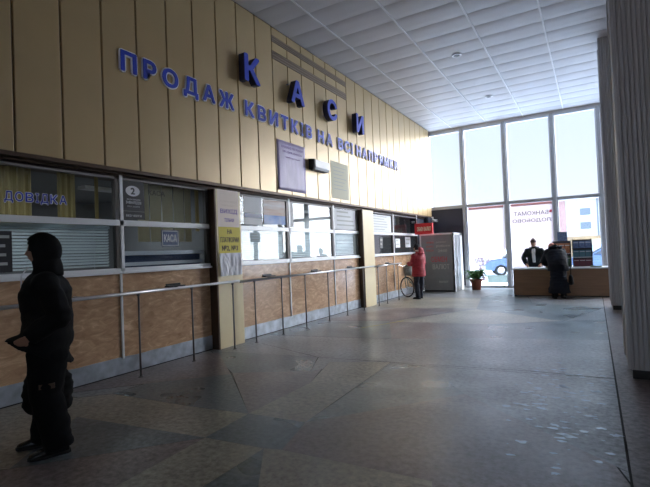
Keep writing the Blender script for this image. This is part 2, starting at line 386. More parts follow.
# ------------------------------------------------------------------ ceiling
ce = MB(); ce.box(-9, XR, YB, D + 0.15, H + 0.03, H + 0.25, M['plaster'])
M['tray'] = mat('ceiling_tray', (0.64, 0.63, 0.65), 0.5, 0.0, var=0.04, scale=1)
M['tbar'] = mat('white_tbar', (0.9, 0.9, 0.92), 0.4)
x0s = [-5.6 + -0.24 + 1.28 * k for k in range(-1, 15)]
xs = [-5.45] + [x for x in [-4.56 + 1.28 * k for k in range(14)] if x < XR] + [XR]
ny = int((D - YB) / 0.61)
for i in range(len(xs) - 1):
    xa, xb = xs[i] + 0.012, xs[i + 1] - 0.012
    for j in range(ny + 1):
        ya = D - 0.61 * (j + 1) + 0.004; yb = D - 0.61 * j - 0.004
        prof = [(ya, H + 0.004), (ya + 0.02, H - 0.001), (ya + 0.2, H - 0.005), (yb - 0.2, H - 0.004), (yb - 0.03, H + 0.0005), (yb, H + 0.006)]
        a = [ce.bm.verts.new((xa, y, z)) for y, z in prof]; b = [ce.bm.verts.new((xb, y, z)) for y, z in prof]
        mi = ce.mi(M['tray'])
        for q in range(5):
            f = ce.bm.faces.new((a[q], a[q + 1], b[q + 1], b[q])); f.material_index = mi; f.smooth = True
for x in xs[1:-1]: ce.box(x - 0.015, x + 0.015, YB, D, H - 0.018, H + 0.01, M['tbar'])
struct(ce.build('ceiling'))
for k, (x, y, l) in enumerate([(-2.65, 11.05, 'round recessed downlight in the white ceiling, the one nearer the big blue letters'), (-2.6, 14.7, 'small round recessed downlight in the ceiling, the one nearest the tall windows')]):
    t = thing('downlight', l, 'ceiling light', (x, y, H - 0.02), 0, 'recessed ceiling downlights')
    MB().lathe((0, 0, 0), [(0.105, 0.01), (0.115, -0.005), (0.105, -0.015), (0.08, -0.016), (0.075, 0.0)], M['steel']).build('rim', t)
    MB().lathe((0, 0, 0.0), [(0.07, -0.008), (0.075, -0.012), (0.04, -0.016)], M['black']).build('reflector', t)

# ------------------------------------------------------------------ gold wall over the counters
wl = MB()
wl.box(-5.95, -5.49, YB, D - 0.25, 2.80, H + 0.03, M['gold_dark'])
g0 = 6.32; g = 0.535
k0 = int((YB - g0) / g)
for k in range(k0, 21):
    ya = g0 + g * k + 0.012; yb = g0 + g * (k + 1) - 0.012
    if yb > D - 0.25: yb = D - 0.25
    if yb - ya < 0.05: continue
    wl.box(-5.50, XG, ya, yb, 2.80, H - 0.01, M['gold'], 0.008)
wl.box(-5.95, XG + 0.004, YB, D - 0.25, 2.755, 2.80, M['bronze'])
wl.box(-5.95, -5.58, YB, D - 0.25, 2.70, 2.757, M['bronze'])
struct(wl.build('wall_left'))
w2 = MB()
w2.box(-5.85, -5.62, -6, 0.3, 0, 2.75, M['cream']); w2.box(-5.85, -5.45, 17.05, D, 0, 2.8, M['soot'])
w2.box(-5.85, -5.60, 16.15, 17.05, 0, 2.75, M['soot'])
struct(w2.build('wall_left_lower'))
off = MB()
off.box(-9.1, -9.0, -6, D, 0, 3, M['office_wall']); off.box(-9, -5.65, -6, D, 2.76, 2.80, M['office_wall'])
off.box(-9, -5.7, 5.75, 6.1, 0, 2.76, M['office_wall']); off.box(-9, -5.7, 11.4, 11.8, 0, 2.76, M['office_wall'])
off.box(-9, -5.7, -0.1, 0.0, 0, 2.76, M['office_wall']); off.box(-9, -5.7, 16.2, 16.3, 0, 2.76, M['office_wall'])
struct(off.build('wall_office'))

M['grille_l'] = mat('grille_louvre', (0.30, 0.23, 0.18), 0.6)
# slotted grilles at the top of the gold wall
for zc, h_, l in [(5.95, 0.13, 'upper brown slotted ventilation strip high on the gold wall'), (5.62, 0.17, 'lower brown slotted ventilation strip high on the gold wall')]:
    t = thing('ventilation_grille', l, 'grille', (XG, 8.98, zc), 0, 'ventilation strips')
    m = MB(); m.box(0, 0.008, -1.6, 1.6, -h_ / 2, h_ / 2, mat('grille_plate', (0.26, 0.19, 0.13), 0.6)); m.build('plate', t)
    m = MB()
    for q in range(3):
        z = -h_ / 2 + h_ * (q + 0.5) / 3
        m.prism([(0.008, -1.6, z - 0.012), (0.02, -1.6, z - 0.018), (0.02, -1.6, z - 0.010), (0.008, -1.6, z + 0.006)], (0, 3.2, 0), M['grille_l'])
    m.build('louvre', t)

# ------------------------------------------------------------------ blue wall letters
def letter(ch, y0, y1, z0, z1, x, depth, label, grp, outline=0.019, side=False):
    t = thing('wall_letter', label, 'letter', (x, (y0 + y1) / 2, z0), 0, grp)
    w, h = y1 - y0, z1 - z0
    me = place(text(ch, w, h, depth, 0.03), (0, -w / 2, 0), *LEFTWALL)
    if side:
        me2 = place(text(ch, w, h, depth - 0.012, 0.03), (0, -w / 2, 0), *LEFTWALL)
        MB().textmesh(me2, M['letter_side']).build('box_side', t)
        me3 = place(text(ch, w, h, 0.012, 0.03), (depth - 0.012, -w / 2, 0), *LEFTWALL)
        MB().textmesh(me3, M['letter']).build('face', t)
        for z in (h * 0.2, h * 0.8): MB().box(XG - x, 0.01, -w * 0.32, -w * 0.32 + 0.02, z, z + 0.02, M['steel']).build('bracket', t)
    else:
        MB().textmesh(me, M['letter']).build('face', t)
        me4 = place(text(ch, w + 2 * outline, h + 2 * outline, depth * 0.6, 0.09), (0, -w / 2 - outline, -outline), *LEFTWALL)
        MB().textmesh(me4, M['outline']).build('outline', t)
for ch, a, b in [('К', 6.30, 6.74), ('А', 7.76, 8.26), ('С', 9.26, 9.72), ('И', 10.78, 11.22)]:
    letter(ch, a, b, 4.72, 5.22, -5.40, 0.14, 'large deep blue box letter %s high on the gold wall in the top sign' % ch, 'large letters of the top sign', side=True)
sign = [('ПРОДАЖ', 3.90, 6.16, 'the first word'), ('КВИТКІВ', 6.46, 8.77, 'the second word'), ('НА', 9.03, 9.72, 'the short third word'), ('ВСІ', 10.00, 10.82, 'the fourth word'), ('НАПРЯМКИ', 11.02, 14.03, 'the long last word')]
wid = {'П': .8, 'Р': .72, 'О': .95, 'Д': .95, 'А': .88, 'Ж': 1.15, 'К': .78, 'В': .75, 'И': .85, 'Т': .75, 'І': .26, 'Н': .8, 'С': .85, 'Я': .75, 'М': 1.0}
names = ['first', 'second', 'third']
for word, a, b, wn in sign:
    gap = 0.34 if word != 'ВСІ' else 0.22; tot = sum(wid[c] for c in word) + gap * (len(word) - 1); u = (b - a) / tot; y = a
    seen = {}
    for c in word:
        n = word.count(c); q = seen.get(c, 0); seen[c] = q + 1
        pre = '' if n == 1 else names[q] + ' '
        z0 = 4.145 - (0.045 if c == 'Д' else 0)
        letter(c, y, y + wid[c] * u, z0, 4.43, XG + 0.006, 0.03, 'white-outlined blue letter, %s%s of %s in the long lower sign' % (pre, c, wn), 'letters of the long lower sign')
        y += (wid[c] + gap) * u

# ------------------------------------------------------------------ pilasters
for y0, y1, l in [(5.64, 6.25, 'cream pilaster carrying the yellow notice between the ticket windows'), (11.29, 11.98, 'cream pilaster with brown side beyond the three middle ticket windows')]:
    t = thing('pilaster', l, 'pilaster', (XW, (y0 + y1) / 2, 0), 0, 'cream pilasters'); w = (y1 - y0) / 2
    MB().box(-0.09, 0.019, -w, w, 0.0, 2.698, M['cream']).box(0.019, 0.16, -w, w, 0.0, 2.698, M['cream'], 0.004).build('shaft', t)
    MB().box(-0.06, 0.155, -w - 0.03, -w + 0.001, 0.0, 2.70, M['bronze']).build('side_panel', t)
    MB().box(-0.05, 0.10, w - 0.001, w + 0.02, 0.0, 2.70, M['bronze']).build('side_panel', t)

# notices on the first pilaster
t = thing('platform_notice', 'cream and yellow notice with brown lettering on the first cream pilaster', 'notice', (-5.441, 5.675, 0))
MB().box(0, 0.004, 0.0, 0.52, 2.05, 2.70, M['peachpaper']).build('cream_sheet', t)
MB().box(0, 0.005, 0.0, 0.54, 1.60, 2.06, M['yellow']).build('yellow_sheet', t)
m = MB()
for s_, z, w, h in [('РЕЄСТРАЦІЯ', 2.48, .42, .035), ('КВИТКІВ', 2.42, .36, .03)]: MB().textmesh(place(text(s_, w, h, 0.002), (0.004, 0.27 - w / 2, z), *LEFTWALL), M['peachpaper']).build('pale_lettering', t)
for s_, z, w, h in [('ВИХІД', 2.28, .42, .09), ('ТІЛЬКИ', 2.15, .24, .06)]: MB().textmesh(place(text(s_, w, h, 0.002, .01), (0.004, 0.27 - w / 2, z), *LEFTWALL), M['purple_print']).build('violet_lettering', t)
for s_, z, w, h in [('НА', 1.94, .12, .08), ('ПЛАТФОРМИ', 1.79, .46, .10), ('№2, №3', 1.64, .40, .10)]: MB().textmesh(place(text(s_, w, h, 0.002, .02), (0.005, 0.27 - w / 2, z), *LEFTWALL), M['brownprint']).build('brown_lettering', t)
# crumpled sheet under the notice
m = MB(); ny_, nz_ = 18, 22; grid = []
for i in range(ny_ + 1):
    grid.append([m.bm.verts.new((0.006 + 0.02 + 0.022 * noise.noise(V((i * .42, j * .07, 3))) + 0.006 * noise.noise(V((i * .8 + j * .2, j * .15, 9))), 0.54 * i / ny_, 1.22 + 0.39 * j / nz_ + (0.012 * noise.noise(V((i * .7, 0, 1))) if j == 0 else 0))) for j in range(nz_ + 1)])
for i in range(ny_):
    for j in range(nz_): m.bm.faces.new((grid[i][j], grid[i + 1][j], grid[i + 1][j + 1], grid[i][j + 1]))
m.mi(M['plastic_sheet'])
o = m.build('plastic_sheet', loc=(-5.447, 5.675, 0)); md = o.modifiers.new('s', 'SOLIDIFY'); md.thickness = 0.004
tag(o, 'crumpled white sheet taped under the yellow notice on the first pilaster', 'sheet')

# ------------------------------------------------------------------ posters and lamp on the gold wall
t = thing('banner', 'lilac vinyl banner hung on the gold wall under the blue letters', 'banner', (XG - 0.004, 7.43, 2.87))
m = MB(); grid = []
for i in range(13):
    grid.append([m.bm.verts.new((0.012 + 0.012 * noise.noise(V((i * .6 + j * .25, j * .18, 0))), 1.03 * i / 12, 1.03 * j / 12)) for j in range(13)])
for i in range(12):
    for j in range(12): m.bm.faces.new((grid[i][j], grid[i + 1][j], grid[i + 1][j + 1], grid[i][j + 1])).smooth = True
m.mi(M['purple']); o = m.build('vinyl_sheet', t); md = o.modifiers.new('s', 'SOLIDIFY'); md.thickness = 0.004
m = MB()
for s_, z, w, h in [('ШАНОВНІ ПАСАЖИРИ', .88, .8, .05), ('ПРОДАЖ КВИТКІВ', .78, .7, .05), ('ЗДІЙСНЮЄТЬСЯ', .68, .55, .04)]: MB().textmesh(place(text(s_, w, h, 0.002), (0.034, 0.52 - w / 2, z), *LEFTWALL), M['purple_print']).build('violet_lettering', t)
t = thing('wall_notice', 'pale faded paper notice on the gold wall right of the lamp box', 'notice', (XG + 0.002, 9.62, 2.88))
MB().box(0, 0.004, 0, .90, 0, .92, M['palepaper']).build('paper_sheet', t)
m = MB()
for q in range(7): m.box(0.004, 0.005, 0.12, 0.78 - 0.1 * (q % 3), .78 - .09 * q, .795 - .09 * q, M['grey_print'])
m.build('printed_lines', t)
t = thing('wall_lamp', 'wedge shaped lamp box with black side fixed to the gold wall', 'wall lamp', (XG, 8.62, 3.44))
m = MB(); m.prism([(0, 0, 0), (0.13, 0, -0.01), (0.16, 0, .05), (0.16, 0, .22), (0, 0, .24)], (0, .05, 0), M['black']); m.build('end_cap', t)
m = MB(); m.prism([(0, .05, 0.005), (0.125, .05, 0), (0.155, .05, .05), (0.155, .05, .215), (0, .05, .235)], (0, .62, 0), M['lamp_white']); m.build('diffuser', t)
m = MB(); m.box(0, .12, .08, .66, -0.012, 0.006, M['black']); m.build('base_plate', t)

# ------------------------------------------------------------------ ticket windows (one per sash bay)
def ticket_window(ya, yb, label, top_curtain=None, blind=True, ped=False):
    t = thing('ticket_window', label, 'ticket window', (XW, ya, 1.4), 0, 'ticket office windows'); W = yb - ya
    fr = MB()
    fr.box(-0.05, 0.02, 0, W, 1.27, 1.33, M['alu_mid'], 0.004)
    fr.box(-0.05, 0.03, 0, W, 0.63, 0.71, M['white_metal'], 0.004)
    fr.box(-0.05, 0.03, 0, 0.05, -0.0, 1.33, M['white_metal'], 0.004)
    fr.box(-0.05, 0.02, W - 0.06, W, -0.0, 1.33, M['alu_dark'], 0.004)
    fr.box(-0.05, 0.03, 0, W, -0.0, 0.05, M['white_metal'], 0.004)
    fr.build('frame', t)
    MB().box(-0.012, -0.006, 0.05, W - 0.06, 0.71, 1.27, M['glass_kasa']).build('pane', t)
    MB().box(-0.012, -0.006, 0.05, W - 0.06, 0.05, 0.63, M['glass_kasa']).build('pane', t)
    MB().box(-0.05, 0.07, -0.01, W, -0.03, 0.004, M['white_metal'], 0.006).build('sill', t)
    if blind:
        b = MB(); n = 14; rr = random.Random(int(ya * 10))
        for k in range(n):
            z = 0.08 + 0.53 * k / n; tl = 0.027 + rr.uniform(-.004, .006)
            b.face([(-0.12, 0.08, z), (-0.09, 0.08, z + tl), (-0.09, W - 0.09, z + tl), (-0.12, W - 0.09, z)], M['venetian'])
        for y in (0.25, W / 2, W - 0.3): b.box(-0.107, -0.105, y, y + 0.004, 0.06, 0.62, M['venetian'])
        b.box(-0.13, -0.085, 0.07, W - 0.08, 0.59, 0.63, M['venetian'])
        o = b.build('venetian_blind', t)
    if top_curtain: 
        for (c0, c1, kind) in top_curtain:
            m = MB(); pts = []; n = max(8, int((c1 - c0) * 50))
            for k in range(n + 1):
                y = c0 + (c1 - c0) * k / n
                if kind == 'fold': x = -0.2 + 0.02 * math.sin(k * 1.7) + 0.01 * math.sin(k * .6)
                else: x = -0.16
                pts.append((x, y))
            if kind == 'fold':
                for k in range(n): m.face([(pts[k][0], pts[k][1], .6), (pts[k + 1][0], pts[k + 1][1], .6), (pts[k + 1][0], pts[k + 1][1], 1.34), (pts[k][0], pts[k][1], 1.34)], M['curtain']).smooth = True
                m.build('curtain', t)
            else:
                y = c0
                while y < c1 - .05:
                    m.box(-.17, -.16, y, min(y + .20, c1), .42, 1.34, M['slatblind']); y += .225
                m.build('vertical_blind', t)
    return t
ticket_window(0.35, 2.15, 'enquiry ticket window at the far left edge, left of the one with blue lettering', [(0.1, 1.0, 'fold')])
ticket_window(2.16, 3.92, 'ticket window with blue glass lettering and closed venetian blind', [(.1, .75, 'fold'), (1.05, 1.28, 'fold'), (1.55, 1.6, 'fold')])
ticket_window(3.93, 5.60, 'ticket window with the dark number two panel and navy till sign', [(.42, 1.45, 'slat'), (1.58, 1.66, 'fold')], blind=False)
ticket_window(6.28, 7.93, 'ticket window just past the yellow notice, blurry blue poster inside')
ticket_window(7.94, 9.86, 'middle one of three bright ticket windows between the cream pilasters')
ticket_window(9.87, 11.25, 'bright ticket window just before the second cream pilaster')
ticket_window(12.01, 13.78, 'ticket window beyond second pilaster, white notices in its top pane', blind=False)
ticket_window(13.79, 16.12, 'last ticket window beside the red sign, in front of the red-jacketed person', blind=False)

# desk lamps, shelves etc inside are not seen; office cabinets behind glass
def cabinet(y, l, w=1.2, h=1.9, m_='office_dark'):
    t = thing('office_cabinet', l, 'cabinet', (-8.6, y, 0), 0, 'cabinets inside the ticket office')
    MB().box(-.25, .2, -w / 2, w / 2, 0, h, M[m_], .01).build('body', t)
    for s in (-1, 1):
        dd = MB().box(.2, .22, min(s * .01, s * (w / 2 - .02)), max(s * .01, s * (w / 2 - .02)), .06, h - .06, M[m_], .004).build('door', t)
        MB().box(.22, .24, s * .05 - .01, s * .05 + .01, h * .5, h * .5 + .12, M['steel']).build('handle', dd)
cabinet(8.6, 'dark cabinet seen through the enquiry glass, nearer the yellow notice pilaster')
cabinet(15.2, 'dark cabinet inside the ticket office by the red sign', 1.0)

# things fixed on the glass -------------------------------------------------
XS = XW + 0.006 - 0.008
m = MB()
y = 2.52
for c in 'ДОВІДКА':
    w = {'І': .035}.get(c, .088)
    m.textmesh(place(text(c, w + .012, .122 + (.02 if c == 'Д' else 0), .001, .07), (XS, y - .006, 2.264 - (.02 if c == 'Д' else 0)), *LEFTWALL), M['white'])
    m.textmesh(place(text(c, w, .11 + (.02 if c == 'Д' else 0), .003, .01), (XS, y, 2.27 - (.02 if c == 'Д' else 0)), *LEFTWALL), M['letter'])
    y += w + .022
tag(m.build('window_lettering'), 'blue outlined lettering stuck on the upper pane above the hooded man', 'lettering')
t = thing('number_panel', 'dark panel with white oval number two in the upper ticket window', 'sign', (XS, 3.985, 0))
MB().box(0, .006, 0, .36, 2.13, 2.665, M['signdark']).build('panel', t)
m = MB(); pts = [(.006, .17 + .115 * math.cos(a), 2.53 + .075 * math.sin(a)) for a in [2 * math.pi * k / 32 for k in range(32)]]; m.prism(pts, (.002, 0, 0), M['white']); m.build('oval', t)
m = MB(); m.textmesh(place(text('2', .07, .095, .002, .03), (.008, .135, 2.482), *LEFTWALL), M['signdark']); m.build('numeral', t)
m = MB()
for s_, z, w, h in [('ОБСЛУГОВУВАННЯ', 2.40, .22, .02), ('ІНВАЛІДІВ', 2.34, .25, .045), ('ПО ЗОРУ', 2.30, .2, .02), ('БЕЗ ЧЕРГИ', 2.165, .25, .03)]: m.textmesh(place(text(s_, w, h, .002, .01), (.006, .18 - w / 2, z), *LEFTWALL), M['paper'])
m.box(.006, .008, 0, .36, 2.24, 2.244, M['grey_print']); m.build('white_lettering', t)
m = MB(); m.textmesh(place(text('КАСА', .30, .075, .003, .01), (XS, 4.42, 2.50), *LEFTWALL), M['signdark'])
tag(m.build('window_lettering'), 'dark lettering stuck on upper glass right of the number two panel', 'lettering')
t = thing('till_sign', 'small navy sign with white border in the lower ticket window', 'sign', (XS, 4.63, 1.74))
MB().box(0, .006, 0, .33, 0, .25, M['signblue']).build('plate', t)
m = MB(); m.textmesh(place(text('КАСА', .24, .12, .003, .02), (.006, .045, .065), *LEFTWALL), M['white'])
for a in [(.01, .32, .01, .02), (.01, .32, .23, .24), (.01, .02, .01, .24), (.31, .32, .01, .24)]: m.box(.006, .009, *a, M['white'])
m.build('white_lettering', t)
# ledge with a curved pass handle behind the lower glass of that window
m = MB(); m.box(-5.85, -5.66, 4.0, 5.58, 1.62, 1.68, M['white_metal']); m.box(-5.76, -5.70, 4.0, 5.58, 1.47, 1.52, M['white_metal']); m.box(-5.82, -5.80, 4.0, 5.58, 1.40, 1.66, M['signblue'])
tag(m.build('glass_shelf'), 'pale shelf running behind the lower glass under the navy sign', 'shelf')
# posters
def sheet(name, y0, y1, z0, z1, mm, label, cat='notice', lines=0, lm='grey_print', x=XS, grp=None, bands=None):
    t = thing(name, label, cat, (x, y0, z0), 0, grp); MB().box(0, .004, 0, y1 - y0, 0, z1 - z0, M[mm]).build('paper_sheet', t)
    if lines:
        m = MB(); w = y1 - y0; h = z1 - z0; rr = random.Random(int(y0 * 77))
        for q in range(lines):
            z = h * (1 - (q + .8) / (lines + .6)); m.box(.004, .006, w * .1, w * rr.uniform(.6, .92), z, z + h * .28 / lines, M[lm])
        m.build('printed_lines', t)
    if bands:
        m = MB()
        for (b0, b1, bm_) in bands: m.box(.004, .006, 0, y1 - y0, b0, b1, M[bm_])
        m.build('printed_picture', t)
    return t
sheet('poster', 2.30, 2.585, 1.47, 1.93, 'signdark', 'dark framed poster behind the glass at the left edge', 'poster', 4)
sheet('notice', 7.12, 7.85, 2.17, 2.66, 'orangewash', 'blurry grey and blue poster in the upper pane past the yellow notice', 'poster', bands=[(0, .18, 'bluewash')])
sheet('notice', 6.54, 7.06, 2.14, 2.68, 'paper', 'white sheets in the upper pane beside the blurry blue poster', 'notice', 0, bands=[(.13, .22, 'signblue')])
sheet('notice', 6.70, 6.98, 1.80, 1.99, 'venetian', 'small grey notice in the lower pane just past yellow notice pilaster', 'notice', 3)
sheet('notice', 8.04, 8.14, 2.14, 2.68, 'paper', 'narrow white strip notice at the left of the middle upper pane', 'notice')
sheet('notice', 9.98, 11.15, 2.14, 2.66, 'paper', 'white printed banner across the upper pane before the second pilaster', 'notice', 4)
sheet('notice', 12.12, 13.68, 2.12, 2.64, 'paper', 'white printed sheets filling the top pane beyond the second pilaster', 'notice', 6)
sheet('notice', 12.75, 12.95, 1.62, 1.95, 'office_wall', 'small white notice in the lower pane beyond the second pilaster', 'notice', 2)
sheet('notice', 14.0, 14.4, 1.62, 1.92, 'paper', 'pale notice in the lower pane near the red-jacketed person', 'notice', 2)
sheet('notice', 14.9, 15.4, 1.62, 1.98, 'paper', 'pale blue-tinged notice in the last lower pane before the kiosk', 'notice', 2)

# ------------------------------------------------------------------ counter fronts
KH = .235
def counter(y0, y1, label, joints):
    t = thing('ticket_counter', label, 'counter', (XW, y0, 0), 0, 'marbled counter fronts'); W = y1 - y0
    MB().box(-.08, 0.0, 0, W, .0, 1.375, M['marble']).build('front_panel', t)
    m = MB(); n = int(W / .12)
    for k in range(n):
        a, b = W * k / n, W * (k + 1) / n; h1 = KH + .01 * noise.noise(V((k * .5, y0, 0))); h2 = KH + .01 * noise.noise(V(((k + 1) * .5, y0, 0)))
        m.prism([(0.0, a, 0.012), (0.0, b, 0.012), (0.0, b, h2), (0.0, a, h1)], (.012, 0, 0), M['zinc'])
    m.build('kick_plate', t)
    MB().box(0.0, .02, 0, W, 0.0, .014, M['black']).build('base_strip', t)
    for j in joints: MB().box(0.0, .02, j - y0 - .015, j - y0 + .015, KH - .02, 1.38, M['white_metal']).build('joint_strip', t)
counter(0.35, 5.60, 'brown marbled counter front behind the hooded man', [2.155, 3.925])
counter(6.28, 11.25, 'brown marbled counter front between the two cream pilasters', [7.935, 9.865])
counter(12.01, 16.12, 'brown marbled counter front behind the bicycle', [13.785])

# ------------------------------------------------------------------ handrail
def rail(y0, y1, posts, label, x=-5.24):
    t = thing('handrail', label, 'handrail', (x, y0, 0), 0, 'queue rails along the counters')
    MB().tube([(0, 0, 1.11), (0, (y1 - y0), 1.125)], .022, M['steel'], seg=14).build('rail_tube', t)
    for p in posts:
        po = MB().tube([(-.0, p - y0, .0), (0, p - y0, 1.10)], .013, M['post'], seg=10).build('post', t)
        MB().lathe((0, p - y0, 0), [(.035, 0), (.035, .006), (.02, .012)], M['post'], 16).build('foot_flange', po)
        MB().lathe((0, p - y0, 1.075), [(.02, 0), (.024, .01), (.024, .02), (.015, .03)], M['post'], 12).build('collar', po)
    MB().tube([(0, (y1 - y0) * .5, 1.118), (-.35, (y1 - y0) * .5, 1.118)], .012, M['steel'], seg=10).build('wall_arm', t)
rail(0.6, 5.92, [1.75, 2.85, 3.93, 4.86, 5.76], 'steel queue rail behind the hooded man, before the first pilaster')
rail(5.95, 11.45, [6.33, 7.14, 7.97, 8.92, 9.80, 10.75], 'steel queue rail in front of the three middle ticket windows')
rail(11.48, 13.5, [11.70, 12.30, 13.2], 'short steel queue rail leading up to the parked bicycle')
for y, l in [(4.55, 'left of the first pilaster'), (6.75, 'just past the first pilaster'), (8.42, 'before the middle bright window'), (10.08, 'before the second pilaster'), (12.5, 'just past the second pilaster')]:
    t = thing('pen_ledge', 'small black ledge on the steel rail, %s' % l, 'ledge', (-5.24, y, 1.133), 0, 'black ledges on the rail')
    MB().box(-.05, .05, -.15, .15, .012, .03, M['black'], .004).build('shelf_plate', t)
    MB().box(-.05, -.035, -.13, .13, .028, .06, M['black'], .003).build('lip', t)
    MB().box(-.015, .015, -.03, .03, -.0, .013, M['black']).build('clamp', t)

# ------------------------------------------------------------------ far window wall
XL = -5.55
muls = [-4.23, -2.70, -1.11, 0.30, 1.85, 3.4, 4.95]
edges = [XL] + muls
wf = MB()
wf.box(-9, XR, D, D + .15, 6.10, H + .2, M['plaster'])
wf.box(-9, XL - 0.02, D, D + .15, 0, 6.3, M['plaster']); wf.box(4.95, XR, D, D + .15, 0, 6.3, M['plaster'])
struct(wf.build('wall_far'))
M['wframe'] = mat('window_frame_grey', (0.50, 0.53, 0.57), 0.45, 0.1, var=.1)
M['wframe_l'] = mat('window_frame_light', (0.72, 0.75, 0.80), 0.4, 0.2)
for i in range(len(edges) - 1):
    a, b = edges[i], edges[i + 1]
    wn = thing('window_%d' % (i + 1), None, None, (a, D, 0)); wn['kind'] = 'structure'; W = b - a
    fm = MB()
    fm.box(W - .055, W + .055, -.06, .14, 0, 6.12, M['wframe'], .01)
    fm.box(W - .10, W - .053, .0, .10, 0, 6.12, M['wframe_l']); fm.box(W + .053, W + .10, .0, .10, 0, 6.12, M['wframe_l'])
    fm.box(-.01, W, -.03, .10, 3.06, 3.18, M['wframe'], .01)
    fm.box(-.01, W, -.03, .10, 6.03, 6.12, M['wframe_l'])
    fm.box(-.01, W, -.03, .10, 0.0, .07, M['wframe'], .01)
    if i == 0: fm.box(-.02, .05, -.03, .1, 3.1, 6.1, M['wframe_l'])
    fm.build('window_frame', wn)
    MB().box(.02, W - .08, .03, .036, 3.17, 6.05, M['glass_far']).build('pane', wn)
    if i == 0: MB().box(-.0, W - .08, -.02, .06, 0.07, 3.07, M['soot']).build('spandrel_panel', wn)
    else: MB().box(.09, W - .09, .03, .036, .06, 3.08, M['glass_far']).build('pane', wn)
# films with lettering on the lower panes
def film(x0, x1, z0, z1, label):
    t = thing('window_film', label, 'window film', (x0, D + .018, 0), 0, 'frosted films on the far windows')
    MB().box(0, x1 - x0, 0, .003, z0, z1, M['film']).build('frosted_sheet', t)
    MB().box(0, x1 - x0, -.003, 0.0, z1 - .06, z1 + .03, M['film_pink']).build('pink_band', t); return t
film(-4.10, -2.82, 1.35, 3.02, 'plain frosted film on the lower pane behind the potted fern')
t = film(-2.58, -1.22, .75, 3.02, 'frosted film with mirrored grey lettering behind the desk man')
MB().textmesh(place(text('БАНКОМАТ', 1.14, .155, .002, .01), (1.24, -.001, 2.60), *OUT), M['film_text']).build('mirrored_lettering', t)
MB().textmesh(place(text('ЛОДОБОВО', 1.28, .155, .002, .01), (1.33, -.001, 2.33), *OUT), M['film_text']).build('mirrored_lettering', t)
MB().prism([(1.30, -.003, 2.76), (1.26, -.003, 2.70), (1.28, -.003, 2.65), (1.34, -.003, 2.66), (1.36, -.003, 2.74)], (0, .002, 0), M['redprint']).build('red_mark', t)

# right and back walls of the hall
wr = MB(); wr.box(XR, XR + .2, YB, D + .15, 0, H + .2, M['plaster']); struct(wr.build('wall_right'))
wb = MB(); wb.box(-9, 2.0, YB - .2, YB, 0, H + .2, M['plaster']); wb.box(9.0, XR, YB - .2, YB, 0, H + .2, M['plaster'])
wb.box(2.0, 9.0, YB - .2, YB, 0, .9, M['plaster']); wb.box(2.0, 9.0, YB - .2, YB, 5.2, H + .2, M['plaster']); struct(wb.build('wall_back'))
wn = thing('window_8', None, None, (2.0, YB - .1, 0)); wn['kind'] = 'structure'; fm = MB()  # unseen window added in the back wall to let in fill light
for x in (0, 1.72, 3.44, 5.16, 6.88): fm.box(x, x + .12, -.06, .06, .9, 5.2, M['wframe'])
for z in (.9, 3.0, 5.1): fm.box(0, 7.0, -.05, .05, z, z + .1, M['wframe'])
fm.build('window_frame', wn); MB().box(.05, 6.95, -.004, .004, .95, 5.15, M['glass_far']).build('pane', wn)

# ------------------------------------------------------------------ columns
M['cladding'] = mat('grey_ribbed_cladding', (0.56, 0.55, 0.56), 0.45, 0.1, var=.07, scale=9, stretch=(6, 6, .15))
def column(x, y, w, label):
    t = thing('column', label, 'column', (x + w / 2, y + w / 2, 0), 0, 'ribbed grey columns'); h = w / 2
    m = MB(); m.box(-h + .02, h - .02, -h + .02, h - .02, .10, H + .005, M['cladding'])
    n = 16; s = w / n
    for k in range(n):
        a = -h + s * k
        for f in range(4):
            p = [(a + .002, .02), (a + .005, 0.004), (a + s * .5, 0), (a + s - .005, 0.004), (a + s - .002, .02)]
            q = []
            for u, d in p:
                P_ = (u, -h + d); 
                for _ in range(f): P_ = (-P_[1], P_[0])
                q.append((P_[0], P_[1], .11))
            m.prism(q, (0, 0, H - .115), M['cladding'])
    m.build('cladding', t)
    e = MB()
    for sx in (-1, 1):
        for sy in (-1, 1):
            e.box(sx * h - .014, sx * h + .014, sy * h - .014, sy * h + .014, .11, H, M['steel'], .004)
    e.build('corner_trim', t)
    MB().box(-h + .03, h - .03, -h + .03, h - .03, 0, .115, M['black']).build('plinth', t)
column(.28, 6.12, .74, 'grey ribbed column nearest the camera at the right edge')
column(.28, 12.12, .74, 'grey ribbed column farther back, next to the wooden desk')

# ------------------------------------------------------------------ exchange kiosk
t = thing('exchange_kiosk', 'dark grey currency exchange kiosk with white metal frame', 'kiosk', (-5.44, 15.92, 0))
kw, kd, kh = 1.22, 1.25, 2.07
MB().box(0.04, kw - .05, .02, .05, .03, kh - .05, M['kioskglass']).build('front_panel', t)
m = MB()
for x in (0, kw - .05): m.box(x, x + .05, 0, .06, 0, kh, M['white_metal'], .004)
m.box(0, kw, 0, .06, kh - .05, kh, M['white_metal'], .004); m.box(kw - .05, kw, .0, kd, kh - .07, kh, M['white_metal']); m.box(kw - .05, kw, kd - .35, kd, 0, kh, M['white_metal']); m.box(kw - .05, kw, .0, .12, 0, kh, M['white_metal'])
m.box(0, .05, .06, kd, 0, kh, M['white_metal']); m.box(0, kw, kd - .04, kd, 0, kh, M['white_metal'])
m.build('frame', t)
MB().box(.02, kw - .02, .03, kd - .02, kh - .02, kh + .01, M['white_metal']).build('roof', t)
d = MB().box(kw - .04, kw - .01, .13, kd - .36, .02, kh - .08, M['kioskglass']).build('door', t)
MB().box(kw - .012, kw + .004, .45, .50, .02, kh - .08, M['white_metal']).build('door_stile', d)
MB().tube([(kw + .03, .41, .9), (kw + .03, .41, 1.2)], .012, M['steel']).build('door_handle', d)
MB().box(.04, kw - .05, .012, .022, .0, .06, M['black']).build('base_strip', t)
